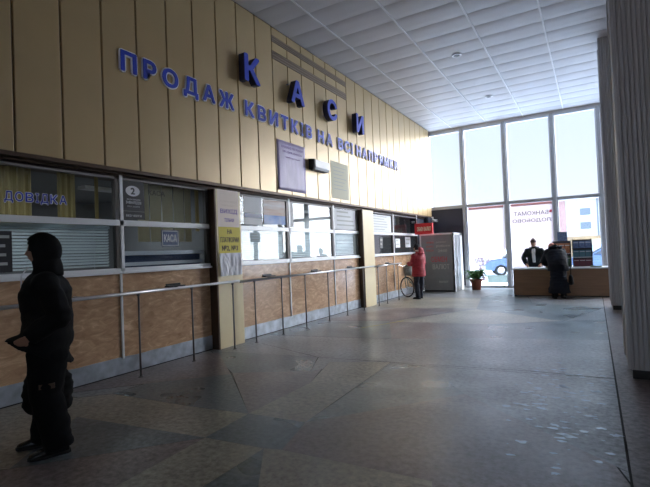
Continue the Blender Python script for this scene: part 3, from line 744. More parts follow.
def krow(rows, m_, nm):
    for s_, x, z, w, h in rows: MB().textmesh(place(text(s_, w, h, .003, .01), (x, .02, z), *TOCAM), M[m_]).build(nm, t)
krow([('ОБМІН', .40, 1.06, .56, .19), ('ГРАФІК', .24, 1.72, .28, .07), ('КУРС', .24, 1.58, .26, .07), ('КАСА', .24, 1.44, .26, .07)], 'redprint', 'red_lettering')
krow([('ВАЛЮТ', .44, .80, .60, .18), ('режим', .60, 1.73, .34, .05), ('роботи', .60, 1.57, .48, .10), ('24:00', .66, 1.41, .32, .09), ('валют', .66, .32, .32, .07)], 'grey_print', 'white_lettering')

t = thing('red_sign', 'red lit-style sign box with cream lettering above the kiosk corner', 'sign', (-5.44, 15.45, 2.06))
MB().box(0, .64, 0, .12, 0, .38, M['red'], .01).build('box', t)
m = MB(); m.textmesh(place(text('ОБМІН ВАЛЮТ', .50, .15, .004, .03), (.09, 0.0, .11), *TOCAM), M['creamprint']); m.build('cream_lettering', t)
m = MB(); m.tube([(.06, .06, .37), (.06, .06, .69)], .012, M['steel']); m.build('hanger_rod', t)
t = thing('security_camera', 'small pale security camera under the end of the gold wall', 'camera', (-5.32, 17.2, 2.76))
MB().box(-.03, .03, -.03, .03, -.03, 0, M['white_metal']).build('mount', t)
MB().tube([(0, 0, -.02), (.06, -.05, -.12)], .012, M['white_metal']).build('arm', t)
b_ = MB().tube([(.0, .02, -.13), (.22, -.16, -.17)], .045, M['white_metal'], seg=16).build('housing', t)
MB().tube([(.22, -.16, -.17), (.235, -.172, -.173)], .03, M['black'], seg=16).build('lens', t)

# ------------------------------------------------------------------ desk
t = thing('service_desk', 'long brown wooden service desk with pale top before the windows', 'desk', (-2.17, 14.9, 0))
MB().box(0, 2.60, 0, .03, .03, .80, M['deskwood']).build('front_panel', t)
MB().box(0, .03, .0, .75, .03, .80, M['deskwood']).build('side_panel', t)
MB().box(2.57, 2.60, .0, .75, .03, .80, M['deskwood']).build('side_panel', t)
MB().box(-.05, 2.65, -.06, .80, .80, .84, M['desktop'], .006).build('desk_top', t)
MB().box(0.01, 2.59, .01, .70, 0, .035, M['black']).build('plinth', t)

def magazine_rack(x, w, z1, shelves, label, y=15.42):
    t = thing('magazine_rack', label, 'rack', (x, y, .84), 0, 'racks standing on the desk')
    m = MB(); m.box(0, .015, 0, .2, 0, z1, M['rackmetal']); m.box(w - .015, w, 0, .2, 0, z1, M['rackmetal']); m.box(0, w, .19, .2, 0, z1, M['rackmetal']); m.build('rack_frame', t)
    for k in range(len(shelves)):
        z = z1 * k / len(shelves); MB().box(.015, w - .015, 0, .19, z, z + .014, M['white_metal'] if k == 1 else M['rackmetal']).build('shelf', t)
    return t
def magazines(x, w, z1, shelves, y=15.42, where=''):
    n = 0
    for k, mm in enumerate(shelves):
        z = .84 + z1 * k / len(shelves) + .014; h = z1 / len(shelves) * .78; c = max(2, int(w / .14)); row = ['bottom', 'middle', 'top'][k] if len(shelves) == 3 else ['lower', 'upper'][k]
        for q in range(c):
            a = x + .02 + (w - .04) * q / c; b = a + (w - .04) / c - .01; t_ = thing('magazine', '%s magazine on the %s shelf of the %s, %s' % (mm.split('_')[1] if '_' in mm else mm, row, where, ['leftmost', 'second from left', 'third from left', 'fourth from left'][q]), 'magazine', ((a + b) / 2, y + .06, z), 0, 'magazines on the desk racks')
            hw = (b - a) / 2; MB().prism([(-hw, 0, 0), (-hw, .02, 0), (-hw, .075, h), (-hw, .055, h)], (2 * hw, 0, 0), M[mm]).build('cover', t_)
            MB().prism([(-hw + .01, .0245, h * .35), (-hw + .01, .0250, h * .34), (-hw + .01, .0465, h * .82), (-hw + .01, .0440, h * .82)], (2 * hw - .02, 0, 0), M['paper']).build('cover_print', t_)
magazine_rack(-.57, .52, .80, ['mag_red', 'mag_teal', 'mag_blue'], 'three-shelf rack of blue and red magazines at the right of the desk')
magazines(-.57, .52, .80, ['mag_red', 'mag_teal', 'mag_blue'], where='right-hand rack')
magazine_rack(-1.10, .50, .78, ['mag_green', 'mag_orange'], 'two-shelf magazine rack half hidden behind the coated customer')
magazines(-1.10, .50, .78, ['mag_green', 'mag_orange'], where='rack behind the customer')
t = thing('card_display', 'small grey-blue card standing on top of the left magazine rack', 'card', (-.82, 15.5, 1.62))
MB().box(-.13, .13, 0, .01, .0, .27, M['mag_blue']).build('card_sheet', t)
for k, (x, l) in enumerate([(-1.78, 'white paper under the hand of the man behind the desk'), (-1.32, 'white paper on the desk beside the coated customer')]):
    t = thing('paper_sheet', l, 'paper', (x, 15.12, .842), .2 * k); MB().box(-.13, .13, -.09, .09, 0, .003, M['paper']).build('sheet', t)
t = thing('napkin_box', 'white paper box on the desk between customer and racks', 'box', (-.78, 15.15, .842)); MB().box(-.08, .08, -.06, .06, 0, .16, M['paper'], .006).build('carton', t)
t = thing('stamp_pad', 'small dark green tray lying at the right of the desk top', 'tray', (.02, 15.1, .842)); MB().box(-.14, .14, -.08, .08, 0, .035, M['mag_green'], .006).build('tray', t)

# ------------------------------------------------------------------ potted fern
t = thing('potted_fern', 'green fern in a terracotta pot in front of the tall windows', 'potted plant', (-3.72, 16.9, 0))
pot = MB().lathe((0, 0, 0), [(.15, 0), (.19, .30), (.215, .30), (.225, .38), (.20, .385), (.19, .36)], M['terracotta']).build('pot', t)
MB().lathe((0, 0, .34), [(.185, 0), (.18, .02), (.02, .03)], M['soil']).build('soil', t)
m = MB(); rf = random.Random(5)
for k in range(58):
    a = rf.random() * 6.283; L = rf.uniform(.22, .46); up = rf.uniform(.10, .42); n = 9; pv = None
    for s in range(n + 1):
        u = s / n; r = .05 + L * u; z = .38 + up * math.sin(min(1.0, u * 1.05) * 2.2) * 1.0 - .10 * u * u
        p = V((r * math.cos(a), r * math.sin(a), z)); sd = V((-math.sin(a), math.cos(a), 0))
        if pv is not None:
            m.bm.faces.new([m.bm.verts.new(q) for q in (pv - sd * .004, p - sd * .004, p + sd * .004, pv + sd * .004)])
            wl_ = .075 * math.sin(math.pi * min(1, u * .93 + .05)) + .01
            for sg in (-1, 1):
                tip = p + sd * sg * wl_ + V((math.cos(a), math.sin(a), 0)) * .03 - V((0, 0, .02))
                m.bm.faces.new([m.bm.verts.new(q) for q in (pv, tip - (p - pv) * .25, tip, p)])
        pv = p
m.mi(M['fern']); m.build('fronds', t)

# ------------------------------------------------------------------ people
def headfn(d):
    k = d.copy()
    if d.z < 0: k.x *= 1 - .28 * (-d.z); k.y = k.y * (1 - .10 * (-d.z)) + .10 * (-d.z)
    f = max(0, d.y)
    k.y += .24 * math.exp(-((d.x / .16) ** 2 + ((d.z + .12) / .16) ** 2)) * (d.y > 0)      # nose
    k.y -= .07 * math.exp(-(((abs(d.x) - .36) / .16) ** 2 + ((d.z - .08) / .11) ** 2)) * (d.y > 0)  # eye sockets
    k.y += .05 * math.exp(-((d.x / .3) ** 2 + ((d.z + .48) / .07) ** 2)) * (d.y > 0)     # lips
    k.y += .07 * math.exp(-((d.x / .25) ** 2 + ((d.z + .80) / .12) ** 2)) * (d.y > 0)    # chin
    return k
def lerp(a, b, t): return V(a) * (1 - t) + V(b) * t
def seg3(a, b, c): return [V(a), lerp(a, b, .5), V(b), lerp(b, c, .5), V(c)]
def hand(m, wrist, dirv, palm_n, side, mm):
    """palm, four unequal bent fingers and a thumb; dirv along the hand, palm_n out of the palm, side towards the thumb"""
    w = V(wrist); d = V(dirv).normalized(); n = V(palm_n); n = (n - d * n.dot(d)).normalized(); s = d.cross(n) * side
    m.tube([w - d * .02, w + d * .03, w + d * .07, w + d * .095], [(.026, .020), (.036, .017), (.042, .016), (.038, .013)], mm, side=s, seg=10)
    for i, (o, L) in enumerate([(.030, .072), (.010, .080), (-.010, .075), (-.029, .058)]):
        p0 = w + d * .08 + s * o; p1 = p0 + d * L * .45 + n * .008; p2 = p1 + d * L * .28 + n * .018; p3 = p2 + d * L * .16 + n * .022
        m.tube([p0, p1, p2, p3], [.0095, .009, .0082, .0065], mm, seg=8)
    p0 = w + d * .025 + s * .03; p1 = p0 + d * .028 + s * .026 + n * .008; p2 = p1 + d * .03 + s * .008 + n * .012
    m.tube([p0, p1, p2], [.013, .011, .008], mm, seg=8)
def person(label, loc, face, J, mats, grp=None, hood=None, hat=None, skirt=None, coat_len=None, bulk=1.0, fem=False, open_front=False, scarf=None, vox=.012):
    rz = math.atan2(-face[0], face[1]); t = thing('person', label, 'person', loc, rz, grp)
    g = lambda k: V(J[k])
    # --- body, one continuous mesh
    b = MB(); sk = M['skin']
    b.tube([g('pelvis') - V((0, 0, .06)), g('pelvis'), g('waist'), g('chest'), lerp(g('chest'), g('neck'), .75), g('neck')], [(.12, .09), (.155, .105), (.13, .09), (.16, .105), (.13, .075), (.055, .055)], sk, side=(1, 0, 0))
    b.tube([g('neck') - V((0, 0, .03)), lerp(g('neck'), g('head'), .5), g('head')], [.055, .052, .05], sk)
    hs = MB(); hd = J.get('tilt', 0); Rm = Matrix.Rotation(hd, 4, 'X') @ Matrix.Rotation(J.get('turn', 0), 4, 'Z')
    hm = bmesh.new(); r = bmesh.ops.create_uvsphere(hm, u_segments=32, v_segments=24, radius=1)
    for v in hm.verts: k = headfn(v.co); v.co = Rm @ V((k.x * .076, k.y * .097, k.z * .118)) + g('head')
    me = bpy.data.meshes.new('h'); hm.to_mesh(me); hm.free(); b.textmesh(me, sk)
    for s in (-1, 1):
        e = Rm @ V((s * .076, -.005, -.005)) + g('head'); b.sphere(e, (.010, .018, .030), sk, 8, 6)
    for s, n in ((-1, 'L'), (1, 'R')):
        b.tube(seg3(g('sh' + n), g('el' + n), g('wr' + n)), [.055, .047, .042, .037, .026], sk)
        b.tube(seg3(g('hip' + n), g('kn' + n), g('an' + n)), [.085, .068, .055, .05, .036], sk)
        b.tube([g('an' + n), g('an' + n) + V((0, .02, -.04)), g('an' + n) + V((0, .10, -.06))], [.036, .036, .03], sk)
        b.tube([g('chest') + V((0, 0, .06)), g('sh' + n)], [.07, .055], sk)
        hand(b, g('wr' + n), g('hd' + n) - g('wr' + n), J.get('pn' + n, (0, 0, -1)), -s, sk)
    body = b.build('body', t, voxel=.0075 if vox < .012 else .010, smooth=1)
    for s in (-1, 1):
        ey = Rm @ V((s * .027, .0805, .010)) + g('head'); MB().sphere(ey, (.011, .009, .006), M['eye'], 10, 8).build('eye', t)
    MB().tube([Rm @ V((x_, .091 - abs(x_) * .25, -.056)) + g('head') for x_ in (-.022, -.008, .008, .022)], [.0025, .005, .005, .0025], M['lip'], side=(0, 0, 1), seg=8).build('lips', t)
    # --- jacket
    j = MB(); cm = mats['coat']; k = bulk; low = coat_len if coat_len else .12; pe = g('pelvis')
    hem = pe - V((0, 0, low)) + V(J.get('hemoff', (0, 0, 0)))
    pts = [hem, lerp(hem, pe, .5), pe, g('waist'), g('chest'), lerp(g('chest'), g('neck'), .5), lerp(g('chest'), g('neck'), .95)]
    hr = mats.get('hem', (.205, .165)); rad = [(hr[0] * k, hr[1] * k), (.20 * k, .16 * k), (.195 * k, .155 * k), (.19 * k, .15 * k), (.205 * k, .155 * k), (.18 * k, .13 * k), (.085, .085)]
    j.tube(pts, rad, cm, side=(1, 0, 0), seg=24)
    for s, n in ((-1, 'L'), (1, 'R')):
        w_ = lerp(g('el' + n), g('wr' + n), .93)
        j.tube([lerp(g('chest'), g('sh' + n), .35), lerp(g('chest'), g('sh' + n), .75) - V((0, 0, .01))], [.085 * k, .085 * k], cm, seg=16)
        j.tube([lerp(g('neck'), g('sh' + n), .15) - V((0, 0, .05)), lerp(g('neck'), g('sh' + n), .6) - V((0, 0, .045)), g('sh' + n) - V((0, 0, .03))], [.075, .074 * k, .076 * k], cm, seg=16)
        j.sphere(g('sh' + n) - V((0, 0, .03)), .082 * k, cm, 16, 12)
        j.tube([g('sh' + n) - V((0, 0, .05))] + seg3(g('sh' + n), g('el' + n), w_)[1:], [.076 * k, .078 * k, .074 * k, .068 * k, .056 * k], cm, seg=16)
        j.sphere(g('el' + n), .075 * k, cm, 14, 10)
    if not hood: j.tube([g('neck') - V((0, 0, .04)), g('neck') + V((0, -.005, .05))], [.085, .078], cm, seg=18)
    jk = j.build('jacket', t, voxel=vox * 1.15, smooth=4, wob=.010)
    # --- trousers
    tr = MB(); tm = mats['trousers']; tk = mats.get('tw', 1.0)
    tr.tube([pe + V((0, 0, .08)), pe, pe - V((0, 0, .10))], [(.165, .125), (.175, .135), (.165, .125)], tm, side=(1, 0, 0), seg=20)
    for n in 'LR':
        a = g('an' + n) + V((0, -.005, -.035)); tr.tube([g('hip' + n) + V((0, 0, .05)), g('hip' + n) - V((0, 0, .1)), lerp(g('hip' + n), g('kn' + n), .6), g('kn' + n), lerp(g('kn' + n), a, .5), a], [.10, .112 * tk, .10 * tk, .088 * tk, .083 * tk, .080 * tk], tm, seg=16)
    tr.build('trousers', t, voxel=vox * 1.15, smooth=3, wob=.010)
    # --- shoes
    for n in 'LR':
        a = g('an' + n); z0 = a.z - .085; rt = J.get('toe' + n, 0); dr = V((math.sin(rt), math.cos(rt), 0)); sd = V((dr.y, -dr.x, 0))
        sh = MB(); sh.tube([a - dr * .075 + V((0, 0, -.04)), a - dr * .03 + V((0, 0, -.035)), a + dr * .05 + V((0, 0, -.04)), a + dr * .13 + V((0, 0, -.05)), a + dr * .185 + V((0, 0, -.058)), a + dr * .205 + V((0, 0, -.062))], [(.03, .035), (.042, .045), (.047, .042), (.050, .032), (.040, .024), (.018, .014)], mats['shoe'], side=sd, seg=16)
        so = sh.build('shoe', t, voxel=.007, smooth=3)
        s2 = MB(); ol = [(-.085, .022), (-.06, .038), (0, .040), (.08, .048), (.15, .046), (.20, .03), (.215, .0)]
        P1 = [a + dr * u + sd * w_ for u, w_ in ol] + [a + dr * u - sd * w_ for u, w_ in ol[::-1][1:]]
        s2.prism([(p.x, p.y, z0) for p in P1], (0, 0, .022), M['tyre']); s2.build('sole', so)
    hc = g('head')
    if hood:
        m = MB(); m.mi(M[hood]); hb = bmesh.ops.create_uvsphere(m.bm, u_segments=32, v_segments=24, radius=1)
        kill = []
        for v in hb['verts']:
            d = v.co.copy(); 
            if d.dot(V((0, .985, -.17))) > .70: kill.append(v)
            q = V((d.x * .118, d.y * .142 - .014, d.z * .155 + .004 - (.03 if d.z < -.6 else 0)))
            v.co = Rm @ q + hc
        bmesh.ops.delete(m.bm, geom=kill, context='VERTS')
        for f in m.bm.faces: f.smooth = True
        o = m.build('hood', t); md = o.modifiers.new('s', 'SOLIDIFY'); md.thickness = .016; md.offset = -1
        md = o.modifiers.new('ss', 'SUBSURF'); md.levels = 1; md.render_levels = 1
        m = MB(); m.tube([g('neck') + V((0, -.01, -.05)), g('neck') + V((0, -.015, .02)), g('neck') + V((0, .0, .08))], [(.125, .12), (.112, .11), (.10, .105)], M[hood], seg=22); m.build('collar', t, voxel=.012, smooth=3)
    if hat:
        hm_, kind = hat; m = MB(); m.mi(M[hm_]); hb = bmesh.ops.create_uvsphere(m.bm, u_segments=28, v_segments=20, radius=1); kill = []
        for v in hb['verts']:
            d = v.co.copy()
            if d.z < (.05 if d.y > -.2 else -.35): kill.append(v)
            z = d.z * (.145 if kind == 'beanie' else .125) + (.03 * max(0, 1 - abs(d.x) * 3) if kind == 'peak' and d.z > .8 else 0)
            v.co = Rm @ V((d.x * .088, d.y * .109, z + .012)) + hc
        bmesh.ops.delete(m.bm, geom=kill, context='VERTS')
        for f in m.bm.faces: f.smooth = True
        o = m.build('hat', t); md = o.modifiers.new('s', 'SOLIDIFY'); md.thickness = .012
        if kind == 'cap':
            m = MB(); m.tube([Rm @ V((0, .06, .02)) + hc, Rm @ V((0, .14, .005)) + hc], [(.075, .01), (.05, .006)], M[hm_], side=(1, 0, 0)); m.build('hat_brim', t)
    if J.get('hair'):
        m = MB(); m.mi(M['hair']); hb = bmesh.ops.create_uvsphere(m.bm, u_segments=24, v_segments=18, radius=1); kill = []
        for v in hb['verts']:
            d = v.co.copy()
            if d.y > .25 and d.z < .55: kill.append(v)
            v.co = Rm @ V((d.x * .084, d.y * .104 - .004, d.z * .125 + .003)) + hc
        bmesh.ops.delete(m.bm, geom=kill, context='VERTS'); o = m.build('hair', t)
    if skirt:
        m = MB(); z1, hem_r = skirt; m.tube([pe + V((0, 0, .02)), lerp(pe, V((pe.x, pe.y * .6, z1)), .5), V((pe.x, pe.y * .6, z1))], [(.20, .17), (.22, .19), hem_r], mats['coat'], side=(1, 0, 0), seg=24)
        m.build('coat_skirt', t, voxel=.016, smooth=3, wob=.02)
    return t, g, Rm
def pose(**kw):
    J = dict(pelvis=(0, 0, .95), waist=(0, 0, 1.10), chest=(0, .01, 1.32), neck=(0, .0, 1.50), head=(0, .03, 1.645),
             shL=(-.19, 0, 1.42), shR=(.19, 0, 1.42), elL=(-.26, -.03, 1.14), elR=(.26, -.03, 1.14), wrL=(-.25, .08, .90), wrR=(.25, .08, .90),
             hdL=(-.25, .11, .82), hdR=(.25, .11, .82), hipL=(-.09, 0, .92), hipR=(.09, 0, .92), knL=(-.10, .02, .50), knR=(.10, .02, .50), anL=(-.11, -.02, .09), anR=(.11, -.02, .09))
    J.update(kw); return J

# hooded man beside the rail
J = pose(head=(0, .035, 1.655), tilt=-.04, elL=(-.28, -.10, 1.13), wrL=(-.24, .13, .97), hdL=(-.19, .19, .93), pnL=(1, 0, 0), elR=(.27, -.02, 1.12), wrR=(.27, .06, .86), hdR=(.27, .07, .76), pnR=(-1, 0, 0),
         anL=(-.13, -.06, .09), anR=(.13, .05, .09), toeL=-.15, toeR=.1, hemoff=(0, .06, 0))
t, g, Rm = person('person in a black hooded jacket and dark trousers standing beside the counter', (-3.95, 2.08, 0), (-.52, -.855), J,
                  dict(coat=M['blackcloth'], trousers=M['blackcloth2'], shoe=M['leather'], hem=(.21, .225), tw=1.38), hood='blackcloth', bulk=1.24, vox=.011)
MB().box(-.222, -.195, -.05, .06, .56, .60, M['bronze']).build('knee_patch', t)
m = MB()
for q in ((-.02), (.02)): m.tube([(q, .125, 1.53), (q * 1.3, .175, 1.46), (q * 1.3, .18, 1.36)], .004, M['white'], seg=6)
m.build('drawstring', t)
# bag in his right hand
t = thing('carrier_bag', 'black carrier bag hanging behind the legs of the hooded person', 'bag', (-4.22, 2.21, -0.06), math.atan2(.52, -.855))
m = MB(); m.tube([(0, 0, .30), (0, 0, .34), (0, 0, .48), (0, 0, .60), (0, .0, .66)], [(.09, .14), (.12, .19), (.125, .20), (.10, .18), (.05, .14)], M['blackcloth'], side=(1, 0, 0), seg=20); m.build('sack', t, voxel=.012, smooth=2, wob=.02)
for s in (-1, 1): MB().tube([(s * .03, -.10, .64), (s * .02, -.07, .78), (0, 0, .875), (s * .02, .07, .78), (s * .03, .10, .64)], .008, M['blackcloth2'], seg=8).build('handle', t)

# person in red at the last window
J = pose(head=(0, .05, 1.56), neck=(0, .01, 1.42), chest=(0, 0, 1.24), waist=(0, 0, 1.05), pelvis=(0, 0, .90), shL=(-.18, 0, 1.35), shR=(.18, 0, 1.35), tilt=-.15, hair=True,
         elL=(-.24, .02, 1.10), wrL=(-.20, .24, 1.10), hdL=(-.18, .32, 1.12), pnL=(1, 0, 0), elR=(.24, .02, 1.10), wrR=(.20, .24, 1.12), hdR=(.18, .32, 1.14), pnR=(-1, 0, 0), anL=(-.12, -.05, .09), anR=(.12, .08, .09), hipL=(-.09, 0, .88), hipR=(.09, 0, .88))
t, g, Rm = person('person in a red hooded jacket standing by the bicycle at the last window', (-4.72, 13.62, 0), (-.90, .42), J,
                  dict(coat=M['redcoat'], trousers=M['jeans'], shoe=M['black'], tw=.95), hat=('fur', 'beanie'), bulk=1.16, coat_len=.20)
m = MB(); m.tube([(0, -.07, 1.40), (0, -.15, 1.42), (0, -.13, 1.54), (0, -.09, 1.60)], [(.10, .05), (.12, .06), (.10, .05), (.05, .03)], M['redcoat'], side=(1, 0, 0), seg=18); m.build('folded_hood', t, voxel=.012, smooth=3)
m = MB(); m.torus((0, -.055, 1.50), .105, .022, M['pinkfur'], 'z', 28, 8); m.build('fur_trim', t)

# man behind the desk
J = pose(chest=(0, .14, 1.28), waist=(0, .06, 1.08), neck=(0, .20, 1.44), head=(0, .245, 1.60), pelvis=(0, 0, .93), shL=(-.20, .15, 1.37), shR=(.20, .15, 1.37), tilt=-.22, hair=True,
         elL=(-.30, .22, 1.12), wrL=(-.20, .44, .92), hdL=(-.17, .52, .885), elR=(.30, .22, 1.12), wrR=(.20, .44, .92), hdR=(.16, .52, .885), pnL=(0, 0, -1), pnR=(0, 0, -1))
t, g, Rm = person('person in brown knit hat and open dark jacket leaning on the desk', (-1.66, 16.02, 0), (0, -1), J, dict(coat=M['greycoat'], trousers=M['jeans'], shoe=M['black']), hat=('beanie', 'peak'), bulk=1.12)
m = MB(); m.tube([(0, .255, 1.42), (0, .30, 1.30), (0, .27, 1.12), (0, .22, 0.98)], [(.05, .02), (.055, .03), (.05, .03), (.045, .03)], M['shirt'], side=(1, 0, 0), seg=14); m.build('shirt_front', t, voxel=.01, smooth=2)
m = MB(); m.tube([(-.10, .15, 1.42), (-.12, .06, 1.44), (0, .03, 1.46), (.12, .06, 1.44), (.10, .15, 1.42)], [.03, .045, .05, .045, .03], M['fur'], seg=12); m.build('fur_collar', t, voxel=.012, smooth=2, wob=.01)

# customer in the long coat bending over the desk
J = pose(pelvis=(0, -.06, .90), waist=(0, .0, 1.05), chest=(0, .13, 1.22), neck=(0, .27, 1.36), head=(-.03, .40, 1.44), tilt=-.55, turn=.35, shL=(-.19, .18, 1.32), shR=(.19, .18, 1.32),
         elL=(-.27, .30, 1.06), wrL=(-.18, .52, .93), hdL=(-.15, .60, .895), elR=(.27, .30, 1.06), wrR=(.18, .52, .93), hdR=(.15, .60, .895), anL=(-.12, -.10, .09), anR=(.12, -.03, .09), hair=True)
t, g, Rm = person('person in a long dark coat bending over the desk, seen from behind', (-.92, 14.42, 0), (-.30, .95), J, dict(coat=M['darkcoat'], trousers=M['blackcloth2'], shoe=M['black']), hat=('beret', 'cap'), bulk=1.35, skirt=(.16, (.29, .25)))
m = MB(); m.tube([(-.15, .20, 1.38), (-.13, .12, 1.43), (0, .10, 1.47), (.13, .12, 1.43), (.15, .20, 1.38)], [.04, .06, .07, .06, .04], M['darkcoat'], seg=12); m.build('folded_hood', t, voxel=.012, smooth=2, wob=.01)
t = thing('handbag', 'dark handbag hanging at the side of the long-coated customer', 'bag', (-.60, 14.45, 0.0), .1)
m = MB(); m.tube([(0, 0, .38), (0, 0, .42), (0, 0, .58), (0, 0, .66)], [(.05, .12), (.07, .15), (.06, .14), (.03, .12)], M['blackcloth'], side=(1, 0, 0), seg=18); m.build('bag_body', t, voxel=.012, smooth=2)
MB().tube([(0, -.09, .64), (0, -.05, .85), (-.02, 0, .93), (0, .05, .85), (0, .09, .64)], .007, M['blackcloth2'], seg=8).build('strap', t)

# ------------------------------------------------------------------ bicycle
t = thing('bicycle', 'bicycle with a loaded front basket parked by the last ticket window', 'bicycle', (-5.26, 14.0, 0), 0)
def wheel(parent, c, rot, nm):
    o = MB().torus((0, 0, 0), .315, .019, M['tyre'], 'x', 44, 8).build(nm, parent); o.location = c; o.rotation_euler = (0, 0, rot)
    MB().torus((0, 0, 0), .29, .009, M['chrome'], 'x', 40, 6).build('rim', o)
    m = MB()
    for k in range(24):
        a = 2 * math.pi * k / 24; m.tube([((.02 if k % 2 else -.02), .02 * math.cos(a + .6), .02 * math.sin(a + .6)), (0, .288 * math.cos(a), .288 * math.sin(a))], .0014, M['chrome'], seg=4)
    m.tube([(-.045, 0, 0), (.045, 0, 0)], .016, M['chrome'], seg=10); m.build('spokes', o); return o
st = math.radians(62)
wheel(t, (0, 0, .334), st, 'front_wheel'); wheel(t, (.12, 1.04, .334), -.12, 'rear_wheel')
fz = Matrix.Rotation(st, 3, 'Z'); a_ = lambda x, y, z: tuple(fz @ V((x, y, 0)) + V((0, 0, z)))
m = MB()
for s in (-1, 1): m.tube([a_(s * .05, 0, .334), a_(s * .045, .05, .60), a_(0, .09, .70)], .011, M['frame_green'], seg=8)
m.tube([a_(0, .09, .70), a_(0, .14, .98)], .015, M['frame_green'], seg=10); m.build('fork', t)
hb_ = MB(); hb_.tube([a_(-.27, .30, 1.03), a_(-.22, .18, 1.06), a_(0, .14, 1.0), a_(.22, .18, 1.06), a_(.27, .30, 1.03)], .012, M['chrome'], seg=8); h_o = hb_.build('handlebar', t)
for s in (-1, 1): MB().tube([a_(s * .27, .30, 1.03), a_(s * .285, .40, 1.01)], .017, M['black'], seg=10).build('grip', h_o)
A = V(a_(0, .12, .86)); B = V((.06, .52, .30)); S = V((.085, .72, .80)); R_ = V((.12, 1.04, .334)); A2 = V(a_(0, .10, .72))
m = MB()
for p, q, r in [(A, S, .014), (A2, B, .017), (B, S, .014)]: m.tube([p, q], r, M['frame_green'], seg=10)
for s in (-.05, .05):
    m.tube([B + V((s * .5, 0, 0)), R_ + V((s, 0, 0))], .009, M['frame_green'], seg=8); m.tube([S, R_ + V((s, 0, 0))], .009, M['frame_green'], seg=8)
m.build('frame', t)
MB().tube([S, S + V((0, .03, .12))], .012, M['chrome']).build('seat_post', t)
MB().tube([S + V((0, -.12, .14)), S + V((0, -.02, .145)), S + V((0, .08, .15)), S + V((0, .14, .15))], [(.02, .015), (.045, .025), (.09, .032), (.07, .025)], M['black'], side=(1, 0, 0), seg=14).build('saddle', t)
m = MB(); m.tube([B + V((-.12, 0, 0)), B + V((.12, 0, 0))], .014, M['chrome']); m.tube([B + V((.06, 0, 0)), B + V((.06, .08, -.15))], .008, M['chrome']); m.tube([B + V((-.06, 0, 0)), B + V((-.06, -.08, .15))], .008, M['chrome']); m.torus(tuple(B + V((.05, 0, 0))), .085, .005, M['chrome'], 'x', 28, 6); m.build('crankset', t)
for s in (-1, 1): MB().box(B.x + s * .10 - .04, B.x + s * .10 + .04, B.y + s * .08 - .03, B.y + s * .08 + .03, B.z - s * .15 - .01, B.z - s * .15 + .01, M['black']).build('pedal', t)
bk = MB()
bx0, bx1, by0, by1, bz0, bz1 = -.17, .17, -.22, .06, .72, .96
for k in range(9):
    z = bz0 + (bz1 - bz0) * k / 8
    c4 = [a_(bx0, by0, z), a_(bx1, by0, z), a_(bx1, by1, z), a_(bx0, by1, z)]
    for q in range(4): bk.tube([c4[q], c4[(q + 1) % 4]], .003, M['post'], seg=5)
for k in range(9):
    x = bx0 + (bx1 - bx0) * k / 8
    for y in (by0, by1): bk.tube([a_(x, y, bz0), a_(x, y, bz1)], .0025, M['post'], seg=5)
    bk.tube([a_(x, by0, bz0), a_(x, by1, bz0)], .0025, M['post'], seg=5)
for k in range(7):
    y = by0 + (by1 - by0) * k / 6
    for x in (bx0, bx1): bk.tube([a_(x, y, bz0), a_(x, y, bz1)], .0025, M['post'], seg=5)
bk.build('basket', t)
m = MB(); m.tube([V(a_(0, -.08, .735)), V(a_(0, -.08, .80)), V(a_(0, -.08, .95)), V(a_(.02, -.08, 1.04)), V(a_(.02, -.08, 1.08))], [(.12, .10), (.14, .11), (.14, .12), (.11, .09), (.04, .04)], M['bagcloth'], side=tuple(fz @ V((1, 0, 0))), seg=18)
o = m.build('shopping_bag', voxel=.014, smooth=2, wob=.02); o.location = (-5.26, 14.0, 0); tag(o, 'grey-green shopping bag sitting in the bicycle basket', 'bag')

# ------------------------------------------------------------------ outside
m = MB(); m.box(-90, 90, D + .15, 220, -.6, -.12, M['snow']); struct(m.build('ground_outside'))
t = thing('low_barrier', 'pale green board on white legs outside behind the fern', 'barrier', (-3.85, 19.6, -.12))
MB().box(0, 1.15, 0, .06, .16, .46, M['barrier'], .01).build('board', t)
for x in (.1, .6, 1.05): MB().box(x, x + .05, .06, .12, 0, .42, M['white_metal']).build('leg', t)

